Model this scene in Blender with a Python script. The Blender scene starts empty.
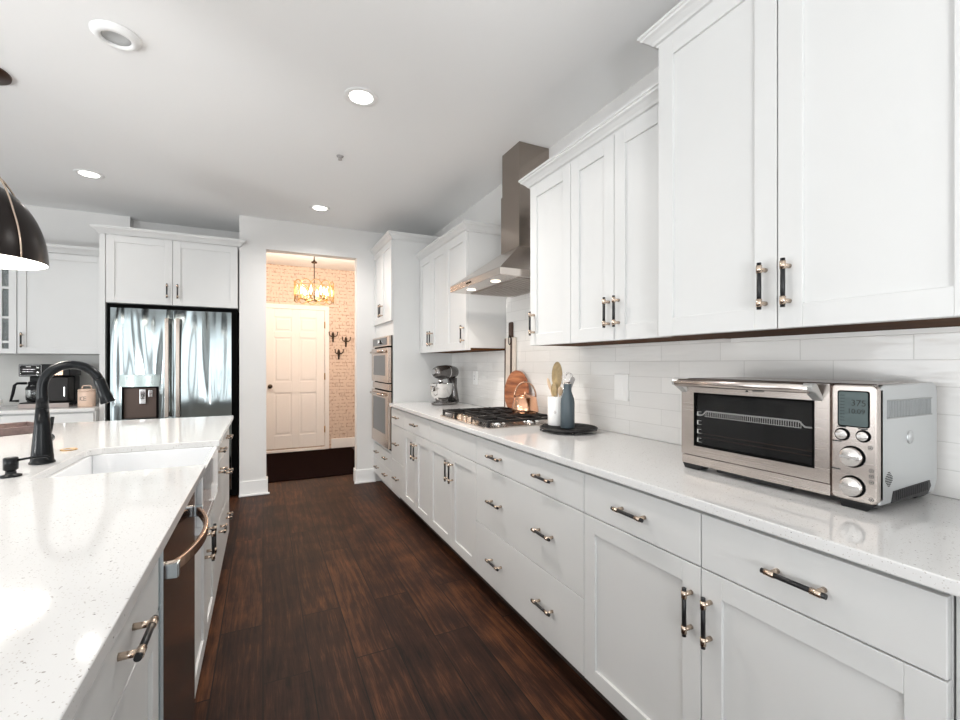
import bpy, bmesh, math, random
from mathutils import Vector, Matrix
random.seed(7)
SC = bpy.context.scene
COL = SC.collection
PI = math.pi

# ------------------------------------------------------------------ camera
FPX = 447.0
cam_d = bpy.data.cameras.new('camera')
cam = bpy.data.objects.new('camera', cam_d)
COL.objects.link(cam)
cam_d.sensor_fit = 'HORIZONTAL'
cam_d.sensor_width = 36.0
cam_d.lens = 36.0 * FPX / 960.0
cam_d.clip_start = 0.02
cam.location = (0, 0, 1.284)
YAW = math.atan(217 / 447.0)
cam.rotation_euler = (PI / 2, 0, -YAW)
cam_d.shift_y = 3.5 / 960.0
SC.camera = cam

# ------------------------------------------------------------------ view, world, daylight
SC.view_settings.view_transform = 'Standard'
SC.view_settings.look = 'None'
SC.view_settings.gamma = 1
SC.view_settings.use_curve_mapping = False
SC.view_settings.exposure = 0.13
world = bpy.data.worlds.new('world')
SC.world = world
world.use_nodes = True
bg = world.node_tree.nodes['Background']
bg.inputs[0].default_value = (0.80, 0.92, 1.0, 1)
bg.inputs[1].default_value = 1.0


def area_light(name, loc, target, sx, sy, energy, color):
    d = bpy.data.lights.new(name, 'AREA')
    d.shape = 'RECTANGLE'
    d.size = sx
    d.size_y = sy
    d.energy = energy
    d.color = color
    o = bpy.data.objects.new(name, d)
    COL.objects.link(o)
    o.location = loc
    o.rotation_euler = (Vector(target) - Vector(loc)).to_track_quat('-Z', 'Y').to_euler()
    return o


# daylight through the windows of the living area (left and behind the camera), rising from the bright ground outside
DAY = (0.95, 0.98, 1.0)
area_light('daylight_window_rear', (-0.6, -3.85, 1.15), (-0.6, 0, 1.10), 3.4, 2.1, 64, DAY)  # widened down to the floor, added low light for the base cabinets
area_light('daylight_window_rear', (-3.6, -3.85, 1.35), (-3.6, 0, 2.0), 1.8, 2.0, 30, DAY)
area_light('daylight_window_left', (-4.85, -1.2, 1.35), (0, -1.2, 2.4), 2.0, 2.0, 37, DAY)
area_light('daylight_window_left', (-4.85, 2.2, 1.35), (0, 2.2, 2.4), 2.6, 2.0, 48, DAY)
# added unseen fill lights, pointed up at the ceiling behind and left of the camera
area_light('ceiling_fill', (-0.2, -1.6, 0.9), (0.0, -1.2, 2.71), 0.5, 0.5, 54, (0.98, 0.99, 1.0))
area_light('ceiling_fill', (-3.2, 0.8, 0.9), (-2.6, 1.2, 2.71), 0.5, 0.5, 56, (0.98, 0.99, 1.0))

CEIL = 2.713
XW = 1.71       # right wall
XB = 1.085      # base cabinet door faces
XU = 1.36       # upper cabinet door faces
XN = 1.289      # near upper cabinet door faces (deeper)
XI = -0.215     # island cabinet door faces
YB = 4.885      # end wall with the doorway
CT = 0.914      # counter top


# ------------------------------------------------------------------ materials
def new_mat(name):
    m = bpy.data.materials.new(name)
    m.use_nodes = True
    nt = m.node_tree
    b = nt.nodes['Principled BSDF']
    return m, nt, b


def N(nt, typ, **kw):
    n = nt.nodes.new(typ)
    for k, v in kw.items():
        setattr(n, k, v)
    return n


def pos_node(nt, scale=(1, 1, 1), swap=None):
    g = N(nt, 'ShaderNodeNewGeometry')
    src = g.outputs['Position']
    if swap:
        s = N(nt, 'ShaderNodeSeparateXYZ')
        c = N(nt, 'ShaderNodeCombineXYZ')
        nt.links.new(src, s.inputs[0])
        for i, ax in enumerate(swap):
            if ax in 'XYZ':
                nt.links.new(s.outputs[ax], c.inputs[i])
        src = c.outputs[0]
    mp = N(nt, 'ShaderNodeMapping')
    mp.inputs['Scale'].default_value = scale
    nt.links.new(src, mp.inputs['Vector'])
    return mp


def plain(name, col, rough=0.5, metal=0.0, coat=0.0, noise=0.0, nscale=40, bump=0.0, bscale=200, trans=0.0, ior=1.45, alpha=1.0, spec=None):
    m, nt, b = new_mat(name)
    b.inputs['Base Color'].default_value = (*col, 1)
    b.inputs['Roughness'].default_value = rough
    b.inputs['Metallic'].default_value = metal
    b.inputs['Coat Weight'].default_value = coat
    b.inputs['Transmission Weight'].default_value = trans
    b.inputs['IOR'].default_value = ior
    b.inputs['Alpha'].default_value = alpha
    if spec is not None:
        b.inputs['Specular IOR Level'].default_value = spec
    if noise or bump:
        tc = N(nt, 'ShaderNodeTexCoord')
    if noise:
        n = N(nt, 'ShaderNodeTexNoise')
        n.inputs['Scale'].default_value = nscale
        n.inputs['Detail'].default_value = 3
        nt.links.new(tc.outputs['Object'], n.inputs['Vector'])
        r = N(nt, 'ShaderNodeMapRange')
        r.inputs['From Min'].default_value = 0.3
        r.inputs['From Max'].default_value = 0.7
        r.inputs['To Min'].default_value = 1 - noise
        r.inputs['To Max'].default_value = 1 + noise
        nt.links.new(n.outputs['Fac'], r.inputs['Value'])
        h = N(nt, 'ShaderNodeVectorMath', operation='SCALE')
        h.inputs[0].default_value = col
        nt.links.new(r.outputs[0], h.inputs['Scale'])
        nt.links.new(h.outputs[0], b.inputs['Base Color'])
    if bump:
        n2 = N(nt, 'ShaderNodeTexNoise')
        n2.inputs['Scale'].default_value = bscale
        nt.links.new(tc.outputs['Object'], n2.inputs['Vector'])
        bp = N(nt, 'ShaderNodeBump')
        bp.inputs['Strength'].default_value = bump
        bp.inputs['Distance'].default_value = 0.002
        nt.links.new(n2.outputs['Fac'], bp.inputs['Height'])
        nt.links.new(bp.outputs[0], b.inputs['Normal'])
    return m


def emit(name, col, strength):
    m, nt, b = new_mat(name)
    b.inputs['Base Color'].default_value = (*col, 1)
    b.inputs['Emission Color'].default_value = (*col, 1)
    b.inputs['Emission Strength'].default_value = strength
    return m


M = {}
M['paint'] = plain('white_cabinet_paint', (0.65, 0.65, 0.64), 0.38, noise=0.008, nscale=6, bump=0.03, bscale=400)
M['trimwhite'] = plain('white_trim_paint', (0.82, 0.82, 0.81), 0.35, bump=0.03)
M['wall'] = plain('warm_grey_wall_paint', (0.70, 0.69, 0.675), 0.7, noise=0.01, nscale=3, bump=0.08, bscale=500)
M['ceiling'] = plain('ceiling_paint', (0.87, 0.87, 0.865), 0.85, bump=0.06, bscale=300)
M['darkgap'] = plain('black_shadow_plastic', (0.004, 0.004, 0.004), 0.9, spec=0.05)
M['black'] = plain('matte_black_metal', (0.008, 0.008, 0.009), 0.38, metal=0.0, bump=0.02)
M['faucet'] = plain('satin_black_faucet_finish', (0.004, 0.005, 0.006), 0.25, bump=0.01, spec=0.25)
M['iron'] = plain('cast_iron', (0.009, 0.008, 0.008), 0.5, bump=0.3, bscale=500)
M['nickel'] = plain('warm_nickel', (0.62, 0.50, 0.40), 0.25, metal=1.0)
M['chrome'] = plain('polished_chrome', (0.80, 0.80, 0.80), 0.08, metal=1.0)
M['copper'] = plain('polished_copper', (0.74, 0.42, 0.27), 0.17, metal=1.0)
M['brass'] = plain('aged_brass', (0.45, 0.27, 0.10), 0.3, metal=1.0)
M['bronze'] = plain('bronze_handle', (0.42, 0.27, 0.19), 0.22, metal=1.0)
M['sink'] = plain('white_fireclay', (0.84, 0.85, 0.86), 0.08, coat=0.6)
M['ceramic'] = plain('white_ceramic', (0.80, 0.79, 0.77), 0.25, noise=0.01)
M['bluegrey'] = plain('blue_grey_bottle_enamel', (0.075, 0.098, 0.112), 0.38, noise=0.05, nscale=20)
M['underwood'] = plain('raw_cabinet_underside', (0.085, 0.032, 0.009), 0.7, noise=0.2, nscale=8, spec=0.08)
M['plate'] = plain('white_wall_plate', (0.88, 0.87, 0.85), 0.3)
M['shade'] = plain('dark_bronze_shade', (0.014, 0.010, 0.009), 0.3, metal=0.0, spec=0.3, bump=0.03)
M['shadein'] = plain('white_shade_lining', (0.88, 0.87, 0.85), 0.5)
M['rug'] = plain('dark_doormat_pile', (0.010, 0.0055, 0.005), 1.0, noise=0.5, nscale=90, spec=0.0)
M['peach'] = plain('blush_canister_glaze', (0.70, 0.52, 0.41), 0.4, noise=0.02)
M['peachdark'] = plain('grey_lettering', (0.25, 0.19, 0.16), 0.5)
M['woodspoon'] = plain('olive_wood', (0.36, 0.26, 0.13), 0.5, noise=0.35, nscale=25)
M['palewood'] = plain('pale_beech', (0.60, 0.44, 0.30), 0.5, noise=0.15, nscale=25)
M['walnut'] = plain('dark_walnut', (0.07, 0.035, 0.022), 0.45, noise=0.3, nscale=30)
M['marble'] = plain('cream_board', (0.72, 0.64, 0.56), 0.35, noise=0.05, nscale=15)
M['greyplastic'] = plain('grey_silicone', (0.36, 0.34, 0.33), 0.4)
M['lcd'] = plain('lcd_glass', (0.085, 0.11, 0.11), 0.2, noise=0.05, spec=0.2)
M['ink'] = plain('black_print', (0.015, 0.02, 0.02), 0.4)
M['ovenglass'] = plain('dark_oven_glass', (0.012, 0.012, 0.013), 0.04, coat=0.3)
M['ovendark'] = plain('dark_oven_cavity', (0.006, 0.006, 0.006), 0.6, noise=0.3, nscale=15)
M['clearglass'] = plain('clear_glass', (0.95, 0.97, 0.97), 0.03, trans=1.0, ior=1.45)
M['thinglass'] = plain('thin_pane_glass', (0.5, 0.55, 0.55), 0.03, alpha=0.22)
M['greyglass'] = plain('dark_liquid_glass', (0.012, 0.010, 0.009), 0.35, spec=0.2)
M['vent'] = plain('grey_filter_mesh', (0.42, 0.38, 0.35), 0.35, metal=1.0)
M['lens'] = plain('grey_lens', (0.48, 0.49, 0.49), 0.35)
M['doorwhite'] = plain('cream_door_paint', (0.80, 0.77, 0.74), 0.4, bump=0.03)
M['capblue'] = plain('brushed_blue_steel', (0.62, 0.70, 0.74), 0.25, metal=1.0)
M['lightdisc'] = emit('lit_downlight_lens', (1.0, 0.97, 0.92), 6.0)
M['bulb'] = emit('warm_bulb', (1.0, 0.86, 0.66), 3.0)
M['hoodlamp'] = emit('hood_lamp_lens', (1.0, 0.93, 0.82), 1.6)


def steel(name, col, rough, axis='Z', wav=0.0, streak=0.02):
    m, nt, b = new_mat(name)
    b.inputs['Metallic'].default_value = 1.0
    sc = {'Z': (60, 60, 0.6), 'Y': (60, 0.6, 60), 'X': (0.6, 60, 60)}[axis]
    mp = pos_node(nt, sc)
    n = N(nt, 'ShaderNodeTexNoise')
    n.inputs['Scale'].default_value = 8
    n.inputs['Detail'].default_value = 3
    nt.links.new(mp.outputs[0], n.inputs['Vector'])
    r = N(nt, 'ShaderNodeMapRange')
    r.inputs['To Min'].default_value = max(0.02, rough - 0.012)
    r.inputs['To Max'].default_value = rough + 0.012
    nt.links.new(n.outputs['Fac'], r.inputs['Value'])
    nt.links.new(r.outputs[0], b.inputs['Roughness'])
    mx = N(nt, 'ShaderNodeMix', data_type='RGBA')
    mx.inputs[6].default_value = (*[c * (1 - streak) for c in col], 1)
    mx.inputs[7].default_value = (*[min(1, c * (1 + streak)) for c in col], 1)
    nt.links.new(n.outputs['Fac'], mx.inputs[0])
    nt.links.new(mx.outputs[2], b.inputs['Base Color'])
    if wav:
        mp2 = pos_node(nt, (3.2, 1.0, 0.45))
        n2 = N(nt, 'ShaderNodeTexNoise')
        n2.inputs['Scale'].default_value = 1.5
        n2.inputs['Detail'].default_value = 0.5
        n2.inputs['Distortion'].default_value = 0.4
        nt.links.new(mp2.outputs[0], n2.inputs['Vector'])
        bp = N(nt, 'ShaderNodeBump')
        bp.inputs['Strength'].default_value = 1.0
        bp.inputs['Distance'].default_value = wav
        nt.links.new(n2.outputs['Fac'], bp.inputs['Height'])
        nt.links.new(bp.outputs[0], b.inputs['Normal'])
    return m


M['steel'] = steel('brushed_stainless', (0.60, 0.55, 0.51), 0.26, 'Y')
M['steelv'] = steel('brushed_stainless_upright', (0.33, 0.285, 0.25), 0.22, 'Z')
M['toaster'] = steel('brushed_toaster_steel', (0.60, 0.54, 0.50), 0.27, 'Y')
M['toasterside'] = steel('satin_toaster_side', (0.62, 0.64, 0.65), 0.36, 'X')
M['fridge'] = steel('wavy_fridge_steel', (0.29, 0.325, 0.33), 0.11, 'Z', wav=0.075)
M['ovensteel'] = steel('oven_stainless', (0.62, 0.52, 0.45), 0.22, 'Y')
M['dwsteel'] = steel('dishwasher_stainless', (0.25, 0.19, 0.17), 0.12, 'Y')  # brown reflection of the wood floor is put into the steel colour


def mat_quartz():
    m, nt, b = new_mat('speckled_white_quartz')
    b.inputs['Roughness'].default_value = 0.07
    mp = pos_node(nt, (1, 1, 1))
    col = None
    prev = (0.70, 0.695, 0.685, 1)
    last = None
    for scale, thr, c, dens in ((95, 0.16, (0.36, 0.34, 0.32, 1), 0.62), (210, 0.22, (0.50, 0.47, 0.44, 1), 0.5), (60, 0.085, (0.16, 0.15, 0.15, 1), 0.72)):
        dn = N(nt, 'ShaderNodeTexNoise')
        dn.inputs['Scale'].default_value = scale * 1.2
        nt.links.new(mp.outputs[0], dn.inputs['Vector'])
        off = N(nt, 'ShaderNodeVectorMath', operation='SCALE')
        nt.links.new(dn.outputs['Color'], off.inputs[0])
        off.inputs['Scale'].default_value = 0.5 / scale
        ad = N(nt, 'ShaderNodeVectorMath', operation='ADD')
        nt.links.new(mp.outputs[0], ad.inputs[0])
        nt.links.new(off.outputs[0], ad.inputs[1])
        v = N(nt, 'ShaderNodeTexVoronoi')
        v.inputs['Scale'].default_value = scale
        nt.links.new(ad.outputs[0], v.inputs['Vector'])
        lt = N(nt, 'ShaderNodeMath', operation='LESS_THAN')
        nt.links.new(v.outputs['Distance'], lt.inputs[0])
        lt.inputs[1].default_value = thr
        sp = N(nt, 'ShaderNodeSeparateColor')
        nt.links.new(v.outputs['Color'], sp.inputs[0])
        gt = N(nt, 'ShaderNodeMath', operation='GREATER_THAN')
        nt.links.new(sp.outputs[0], gt.inputs[0])
        gt.inputs[1].default_value = dens
        ml = N(nt, 'ShaderNodeMath', operation='MULTIPLY')
        nt.links.new(lt.outputs[0], ml.inputs[0])
        nt.links.new(gt.outputs[0], ml.inputs[1])
        mx = N(nt, 'ShaderNodeMix', data_type='RGBA')
        nt.links.new(ml.outputs[0], mx.inputs[0])
        if last is None:
            mx.inputs[6].default_value = prev
        else:
            nt.links.new(last, mx.inputs[6])
        mx.inputs[7].default_value = c
        last = mx.outputs[2]
    nt.links.new(last, b.inputs['Base Color'])
    return m


M['quartz'] = mat_quartz()


def mat_floor():
    m, nt, b = new_mat('dark_oak_planks')
    mp = pos_node(nt, (1, 1, 1), 'YX_')
    br = N(nt, 'ShaderNodeTexBrick')
    br.offset = 0.37
    br.offset_frequency = 2
    br.inputs['Scale'].default_value = 1.0
    br.inputs['Brick Width'].default_value = 1.22
    br.inputs['Row Height'].default_value = 0.182
    br.inputs['Mortar Size'].default_value = 0.0030
    br.inputs['Mortar Smooth'].default_value = 0.2
    br.inputs['Bias'].default_value = 0.0
    br.inputs['Color1'].default_value = (0.0, 0.0, 0.0, 1)
    br.inputs['Color2'].default_value = (1.0, 1.0, 1.0, 1)
    br.inputs['Mortar'].default_value = (0.5, 0.5, 0.5, 1)
    nt.links.new(mp.outputs[0], br.inputs['Vector'])
    # shift the grain from plank to plank
    sh = N(nt, 'ShaderNodeVectorMath', operation='SCALE')
    nt.links.new(br.outputs['Color'], sh.inputs[0])
    sh.inputs['Scale'].default_value = 7.3
    ad = N(nt, 'ShaderNodeVectorMath', operation='ADD')
    nt.links.new(mp.outputs[0], ad.inputs[0])
    nt.links.new(sh.outputs[0], ad.inputs[1])
    g1 = N(nt, 'ShaderNodeMapping')
    g1.inputs['Scale'].default_value = (1.1, 6.5, 1)
    nt.links.new(ad.outputs[0], g1.inputs['Vector'])
    wv = N(nt, 'ShaderNodeTexWave', wave_type='BANDS', bands_direction='Y')
    wv.inputs['Scale'].default_value = 0.9
    wv.inputs['Distortion'].default_value = 16.0
    wv.inputs['Detail'].default_value = 2.0
    wv.inputs['Detail Scale'].default_value = 0.9
    nt.links.new(g1.outputs[0], wv.inputs['Vector'])
    g2 = N(nt, 'ShaderNodeMapping')
    g2.inputs['Scale'].default_value = (7.0, 120.0, 1)
    nt.links.new(ad.outputs[0], g2.inputs['Vector'])
    n2 = N(nt, 'ShaderNodeTexNoise')
    n2.inputs['Scale'].default_value = 1.0
    n2.inputs['Detail'].default_value = 7
    n2.inputs['Roughness'].default_value = 0.65
    n2.inputs['Distortion'].default_value = 0.8
    nt.links.new(g2.outputs[0], n2.inputs['Vector'])
    g3 = N(nt, 'ShaderNodeTexNoise')
    g3.inputs['Scale'].default_value = 5.0
    g3.inputs['Detail'].default_value = 4
    nt.links.new(mp.outputs[0], g3.inputs['Vector'])
    # sum of the three, as a ramp position
    s1 = N(nt, 'ShaderNodeMath', operation='MULTIPLY')
    nt.links.new(wv.outputs['Fac'], s1.inputs[0])
    s1.inputs[1].default_value = 0.09
    s2 = N(nt, 'ShaderNodeMath', operation='MULTIPLY_ADD')
    nt.links.new(n2.outputs['Fac'], s2.inputs[0])
    s2.inputs[1].default_value = 0.62
    nt.links.new(s1.outputs[0], s2.inputs[2])
    sb = N(nt, 'ShaderNodeSeparateColor')
    nt.links.new(br.outputs['Color'], sb.inputs[0])
    s3 = N(nt, 'ShaderNodeMath', operation='MULTIPLY_ADD')
    nt.links.new(sb.outputs[0], s3.inputs[0])
    s3.inputs[1].default_value = 0.15
    nt.links.new(s2.outputs[0], s3.inputs[2])
    s4 = N(nt, 'ShaderNodeMath', operation='MULTIPLY_ADD')
    nt.links.new(g3.outputs['Fac'], s4.inputs[0])
    s4.inputs[1].default_value = 0.42
    nt.links.new(s3.outputs[0], s4.inputs[2])
    cr = N(nt, 'ShaderNodeValToRGB')
    e = cr.color_ramp.elements
    e[0].position = 0.44
    e[0].color = (0.009, 0.0045, 0.0035, 1)
    e[1].position = 0.90
    e[1].color = (0.135, 0.050, 0.020, 1)
    k = e.new(0.64)
    k.color = (0.034, 0.0135, 0.0075, 1)
    nt.links.new(s4.outputs[0], cr.inputs[0])
    mo = N(nt, 'ShaderNodeMix', data_type='RGBA')
    nt.links.new(br.outputs['Fac'], mo.inputs[0])
    nt.links.new(cr.outputs[0], mo.inputs[6])
    mo.inputs[7].default_value = (0.008, 0.005, 0.004, 1)
    nt.links.new(mo.outputs[2], b.inputs['Base Color'])
    b.inputs['Roughness'].default_value = 0.48
    b.inputs['Specular IOR Level'].default_value = 0.13
    bp = N(nt, 'ShaderNodeBump')
    bp.inputs['Strength'].default_value = 0.25
    bp.inputs['Distance'].default_value = 0.002
    nt.links.new(n2.outputs['Fac'], bp.inputs['Height'])
    nt.links.new(bp.outputs[0], b.inputs['Normal'])
    return m


M['floor'] = mat_floor()


def mat_tile():
    m, nt, b = new_mat('glossy_white_glass_tile')
    mp = pos_node(nt, (1, 1, 1), 'YZ_')
    mp.inputs['Location'].default_value = (-0.618 + 0.305 * 8, -0.914 + 0.0762 * 12, 0)
    br = N(nt, 'ShaderNodeTexBrick')
    br.offset = 0.333
    br.inputs['Scale'].default_value = 1.0
    br.inputs['Brick Width'].default_value = 0.305
    br.inputs['Row Height'].default_value = 0.0762
    br.inputs['Mortar Size'].default_value = 0.0014
    br.inputs['Mortar Smooth'].default_value = 0.3
    br.inputs['Color1'].default_value = (0.78, 0.765, 0.74, 1)
    br.inputs['Color2'].default_value = (0.83, 0.815, 0.79, 1)
    br.inputs['Mortar'].default_value = (0.66, 0.645, 0.62, 1)
    nt.links.new(mp.outputs[0], br.inputs['Vector'])
    nt.links.new(br.outputs['Color'], b.inputs['Base Color'])
    b.inputs['Roughness'].default_value = 0.10
    mp2 = pos_node(nt, (1, 3, 14))
    n = N(nt, 'ShaderNodeTexNoise')
    n.inputs['Scale'].default_value = 2.5
    n.inputs['Detail'].default_value = 1
    nt.links.new(mp2.outputs[0], n.inputs['Vector'])
    b1 = N(nt, 'ShaderNodeBump')
    b1.inputs['Strength'].default_value = 0.6
    b1.inputs['Distance'].default_value = 0.004
    nt.links.new(n.outputs['Fac'], b1.inputs['Height'])
    b2 = N(nt, 'ShaderNodeBump', invert=True)
    b2.inputs['Strength'].default_value = 0.6
    b2.inputs['Distance'].default_value = 0.001
    nt.links.new(br.outputs['Fac'], b2.inputs['Height'])
    nt.links.new(b1.outputs[0], b2.inputs['Normal'])
    nt.links.new(b2.outputs[0], b.inputs['Normal'])
    return m


M['tile'] = mat_tile()
M['tileleft'] = plain('grey_glass_tile', (0.47, 0.465, 0.44), 0.12, noise=0.04, nscale=5)


def mat_wallpaper():
    m, nt, b = new_mat('printed_tan_wallpaper')
    b.inputs['Roughness'].default_value = 0.7
    mp = pos_node(nt, (1, 1, 1), 'XZ_')
    br = N(nt, 'ShaderNodeTexBrick')
    br.inputs['Scale'].default_value = 1.0
    br.inputs['Brick Width'].default_value = 0.21
    br.inputs['Row Height'].default_value = 0.052
    br.inputs['Mortar Size'].default_value = 0.010
    br.inputs['Mortar Smooth'].default_value = 0.4
    nt.links.new(mp.outputs[0], br.inputs['Vector'])
    n = N(nt, 'ShaderNodeTexNoise')
    n.inputs['Scale'].default_value = 26
    n.inputs['Detail'].default_value = 3
    nt.links.new(mp.outputs[0], n.inputs['Vector'])
    m2 = N(nt, 'ShaderNodeMapping')
    m2.inputs['Scale'].default_value = (45, 12, 1)
    nt.links.new(mp.outputs[0], m2.inputs['Vector'])
    n3 = N(nt, 'ShaderNodeTexNoise')
    n3.inputs['Scale'].default_value = 1.0
    n3.inputs['Detail'].default_value = 2
    nt.links.new(m2.outputs[0], n3.inputs['Vector'])
    a = N(nt, 'ShaderNodeMath', operation='MULTIPLY')
    nt.links.new(br.outputs['Fac'], a.inputs[0])
    nt.links.new(n.outputs['Fac'], a.inputs[1])
    r = N(nt, 'ShaderNodeMapRange')
    r.inputs['From Min'].default_value = 0.42
    r.inputs['From Max'].default_value = 0.60
    nt.links.new(a.outputs[0], r.inputs['Value'])
    r3 = N(nt, 'ShaderNodeMapRange')
    r3.inputs['From Min'].default_value = 0.56
    r3.inputs['From Max'].default_value = 0.68
    r3.inputs['To Max'].default_value = 0.65
    nt.links.new(n3.outputs['Fac'], r3.inputs['Value'])
    mxx = N(nt, 'ShaderNodeMath', operation='MAXIMUM')
    nt.links.new(r.outputs[0], mxx.inputs[0])
    nt.links.new(r3.outputs[0], mxx.inputs[1])
    mx = N(nt, 'ShaderNodeMix', data_type='RGBA')
    nt.links.new(mxx.outputs[0], mx.inputs[0])
    mx.inputs[6].default_value = (0.66, 0.53, 0.43, 1)
    mx.inputs[7].default_value = (0.40, 0.27, 0.20, 1)
    nt.links.new(mx.outputs[2], b.inputs['Base Color'])
    return m


M['wallpaper'] = mat_wallpaper()


def mat_board():
    m, nt, b = new_mat('striped_acacia')
    b.inputs['Roughness'].default_value = 0.35
    tc = N(nt, 'ShaderNodeTexCoord')
    mp = N(nt, 'ShaderNodeMapping')
    mp.inputs['Rotation'].default_value = (0.55, 0, 0)
    mp.inputs['Scale'].default_value = (1, 3, 24)
    nt.links.new(tc.outputs['Object'], mp.inputs['Vector'])
    n = N(nt, 'ShaderNodeTexNoise')
    n.inputs['Scale'].default_value = 1.6
    n.inputs['Detail'].default_value = 3
    nt.links.new(mp.outputs[0], n.inputs['Vector'])
    cr = N(nt, 'ShaderNodeValToRGB')
    e = cr.color_ramp.elements
    e[0].position = 0.32
    e[0].color = (0.20, 0.055, 0.02, 1)
    e[1].position = 0.70
    e[1].color = (0.52, 0.20, 0.085, 1)
    nt.links.new(n.outputs['Fac'], cr.inputs[0])
    nt.links.new(cr.outputs[0], b.inputs['Base Color'])
    return m


M['acacia'] = mat_board()


# ------------------------------------------------------------------ mesh helpers
class MB:
    """collects shapes; build() links them as ONE mesh object"""

    def __init__(self):
        self.bm = bmesh.new()

    def _tag(self, vs, mat, smooth=False):
        fs = set()
        for v in vs:
            for f in v.link_faces:
                fs.add(f)
        for f in fs:
            f.material_index = mat
            f.smooth = smooth
        return vs

    def box(self, x0, x1, y0, y1, z0, z1, mat=0):
        p = [(x0, y0, z0), (x1, y0, z0), (x1, y1, z0), (x0, y1, z0), (x0, y0, z1), (x1, y0, z1), (x1, y1, z1), (x0, y1, z1)]
        v = [self.bm.verts.new(q) for q in p]
        for f in ((0, 3, 2, 1), (4, 5, 6, 7), (0, 1, 5, 4), (1, 2, 6, 5), (2, 3, 7, 6), (3, 0, 4, 7)):
            self.bm.faces.new([v[i] for i in f])
        return self._tag(v, mat)

    def cyl(self, p0, p1, r, mat=0, seg=16, r2=None, smooth=True):
        p0, p1 = Vector(p0), Vector(p1)
        r2 = r if r2 is None else r2
        d = (p1 - p0)
        q = d.normalized().to_track_quat('Z', 'Y')
        a, b = [], []
        for i in range(seg):
            t = 2 * PI * i / seg
            u = q @ Vector((math.cos(t), math.sin(t), 0))
            a.append(self.bm.verts.new(p0 + u * r))
            b.append(self.bm.verts.new(p1 + u * r2))
        for i in range(seg):
            j = (i + 1) % seg
            f = self.bm.faces.new((a[i], a[j], b[j], b[i]))
            f.smooth = smooth
            f.material_index = mat
        f = self.bm.faces.new(list(reversed(a)))
        f.material_index = mat
        f = self.bm.faces.new(b)
        f.material_index = mat

    def tube(self, pts, r, mat=0, seg=10, closed=False, radii=None, flat=None):
        pts = [Vector(p) for p in pts]
        n = len(pts)
        rings = []
        up = Vector((0, 0, 1))
        prev = None
        for i, p in enumerate(pts):
            if closed:
                t = (pts[(i + 1) % n] - pts[i - 1]).normalized()
            else:
                t = (pts[min(i + 1, n - 1)] - pts[max(i - 1, 0)]).normalized()
            if prev is None:
                s = t.cross(up)
                if s.length < 1e-3:
                    s = t.cross(Vector((1, 0, 0)))
                s.normalize()
            else:
                s = (prev - t * prev.dot(t)).normalized()
            prev = s
            w = t.cross(s).normalized()
            rr = radii[i] if radii else r
            ring = []
            for k in range(seg):
                a = 2 * PI * k / seg
                ca, sa = math.cos(a), math.sin(a)
                if flat:
                    ring.append(self.bm.verts.new(p + s * ca * rr * flat[0] + w * sa * rr * flat[1]))
                else:
                    ring.append(self.bm.verts.new(p + (s * ca + w * sa) * rr))
            rings.append(ring)
        m = n if closed else n - 1
        for i in range(m):
            A, B = rings[i], rings[(i + 1) % n]
            for k in range(seg):
                l = (k + 1) % seg
                f = self.bm.faces.new((A[k], A[l], B[l], B[k]))
                f.smooth = True
                f.material_index = mat
        if not closed:
            for ring in (list(reversed(rings[0])), rings[-1]):
                f = self.bm.faces.new(ring)
                f.material_index = mat

    def lathe(self, c, prof, seg=32, mat=0, axis='Z', smooth=True, sx=1.0, sy=1.0):
        c = Vector(c)
        rings = []
        for (r, z) in prof:
            if r < 1e-6:
                pts = [Vector((0, 0, z))]
            else:
                pts = [Vector((math.cos(2 * PI * i / seg) * r * sx, math.sin(2 * PI * i / seg) * r * sy, z)) for i in range(seg)]
            if axis == 'X':
                pts = [Vector((p.z, p.x, p.y)) for p in pts]
            elif axis == 'Y':
                pts = [Vector((p.y, p.z, p.x)) for p in pts]
            rings.append([self.bm.verts.new(c + p) for p in pts])
        for A, B in zip(rings, rings[1:]):
            for i in range(seg):
                j = (i + 1) % seg
                if len(A) == 1 and len(B) == 1:
                    continue
                if len(A) == 1:
                    vs = (A[0], B[j], B[i])
                elif len(B) == 1:
                    vs = (A[i], A[j], B[0])
                else:
                    vs = (A[i], A[j], B[j], B[i])
                try:
                    f = self.bm.faces.new(vs)
                    f.smooth = smooth
                    f.material_index = mat
                except ValueError:
                    pass

    def prism(self, poly, h0, h1, plane='XY', mat=0, smooth=False):
        def mp(a, b, h):
            return {'XY': (a, b, h), 'YZ': (h, a, b), 'XZ': (a, h, b)}[plane]
        A = [self.bm.verts.new(mp(a, b, h0)) for a, b in poly]
        B = [self.bm.verts.new(mp(a, b, h1)) for a, b in poly]
        n = len(poly)
        fs = [self.bm.faces.new(list(reversed(A))), self.bm.faces.new(B)]
        for i in range(n):
            j = (i + 1) % n
            f = self.bm.faces.new((A[i], A[j], B[j], B[i]))
            f.smooth = smooth
            fs.append(f)
        for f in fs:
            f.material_index = mat

    def quadmesh(self, verts, faces, mat=0, smooth=False):
        v = [self.bm.verts.new(p) for p in verts]
        for f in faces:
            g = self.bm.faces.new([v[i] for i in f])
            g.material_index = mat
            g.smooth = smooth

    def build(self, name, mats, parent=None, off=None, bevel=0.0, bseg=2, rot=None, loc=None):
        if off is not None:
            bmesh.ops.translate(self.bm, verts=self.bm.verts, vec=-Vector(off))
        bmesh.ops.recalc_face_normals(self.bm, faces=self.bm.faces)
        me = bpy.data.meshes.new(name)
        self.bm.to_mesh(me)
        self.bm.free()
        if not isinstance(mats, (list, tuple)):
            mats = [mats]
        for m in mats:
            me.materials.append(M[m] if isinstance(m, str) else m)
        o = bpy.data.objects.new(name, me)
        COL.objects.link(o)
        if parent:
            o.parent = parent
        if loc is not None:
            o.location = loc
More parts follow.
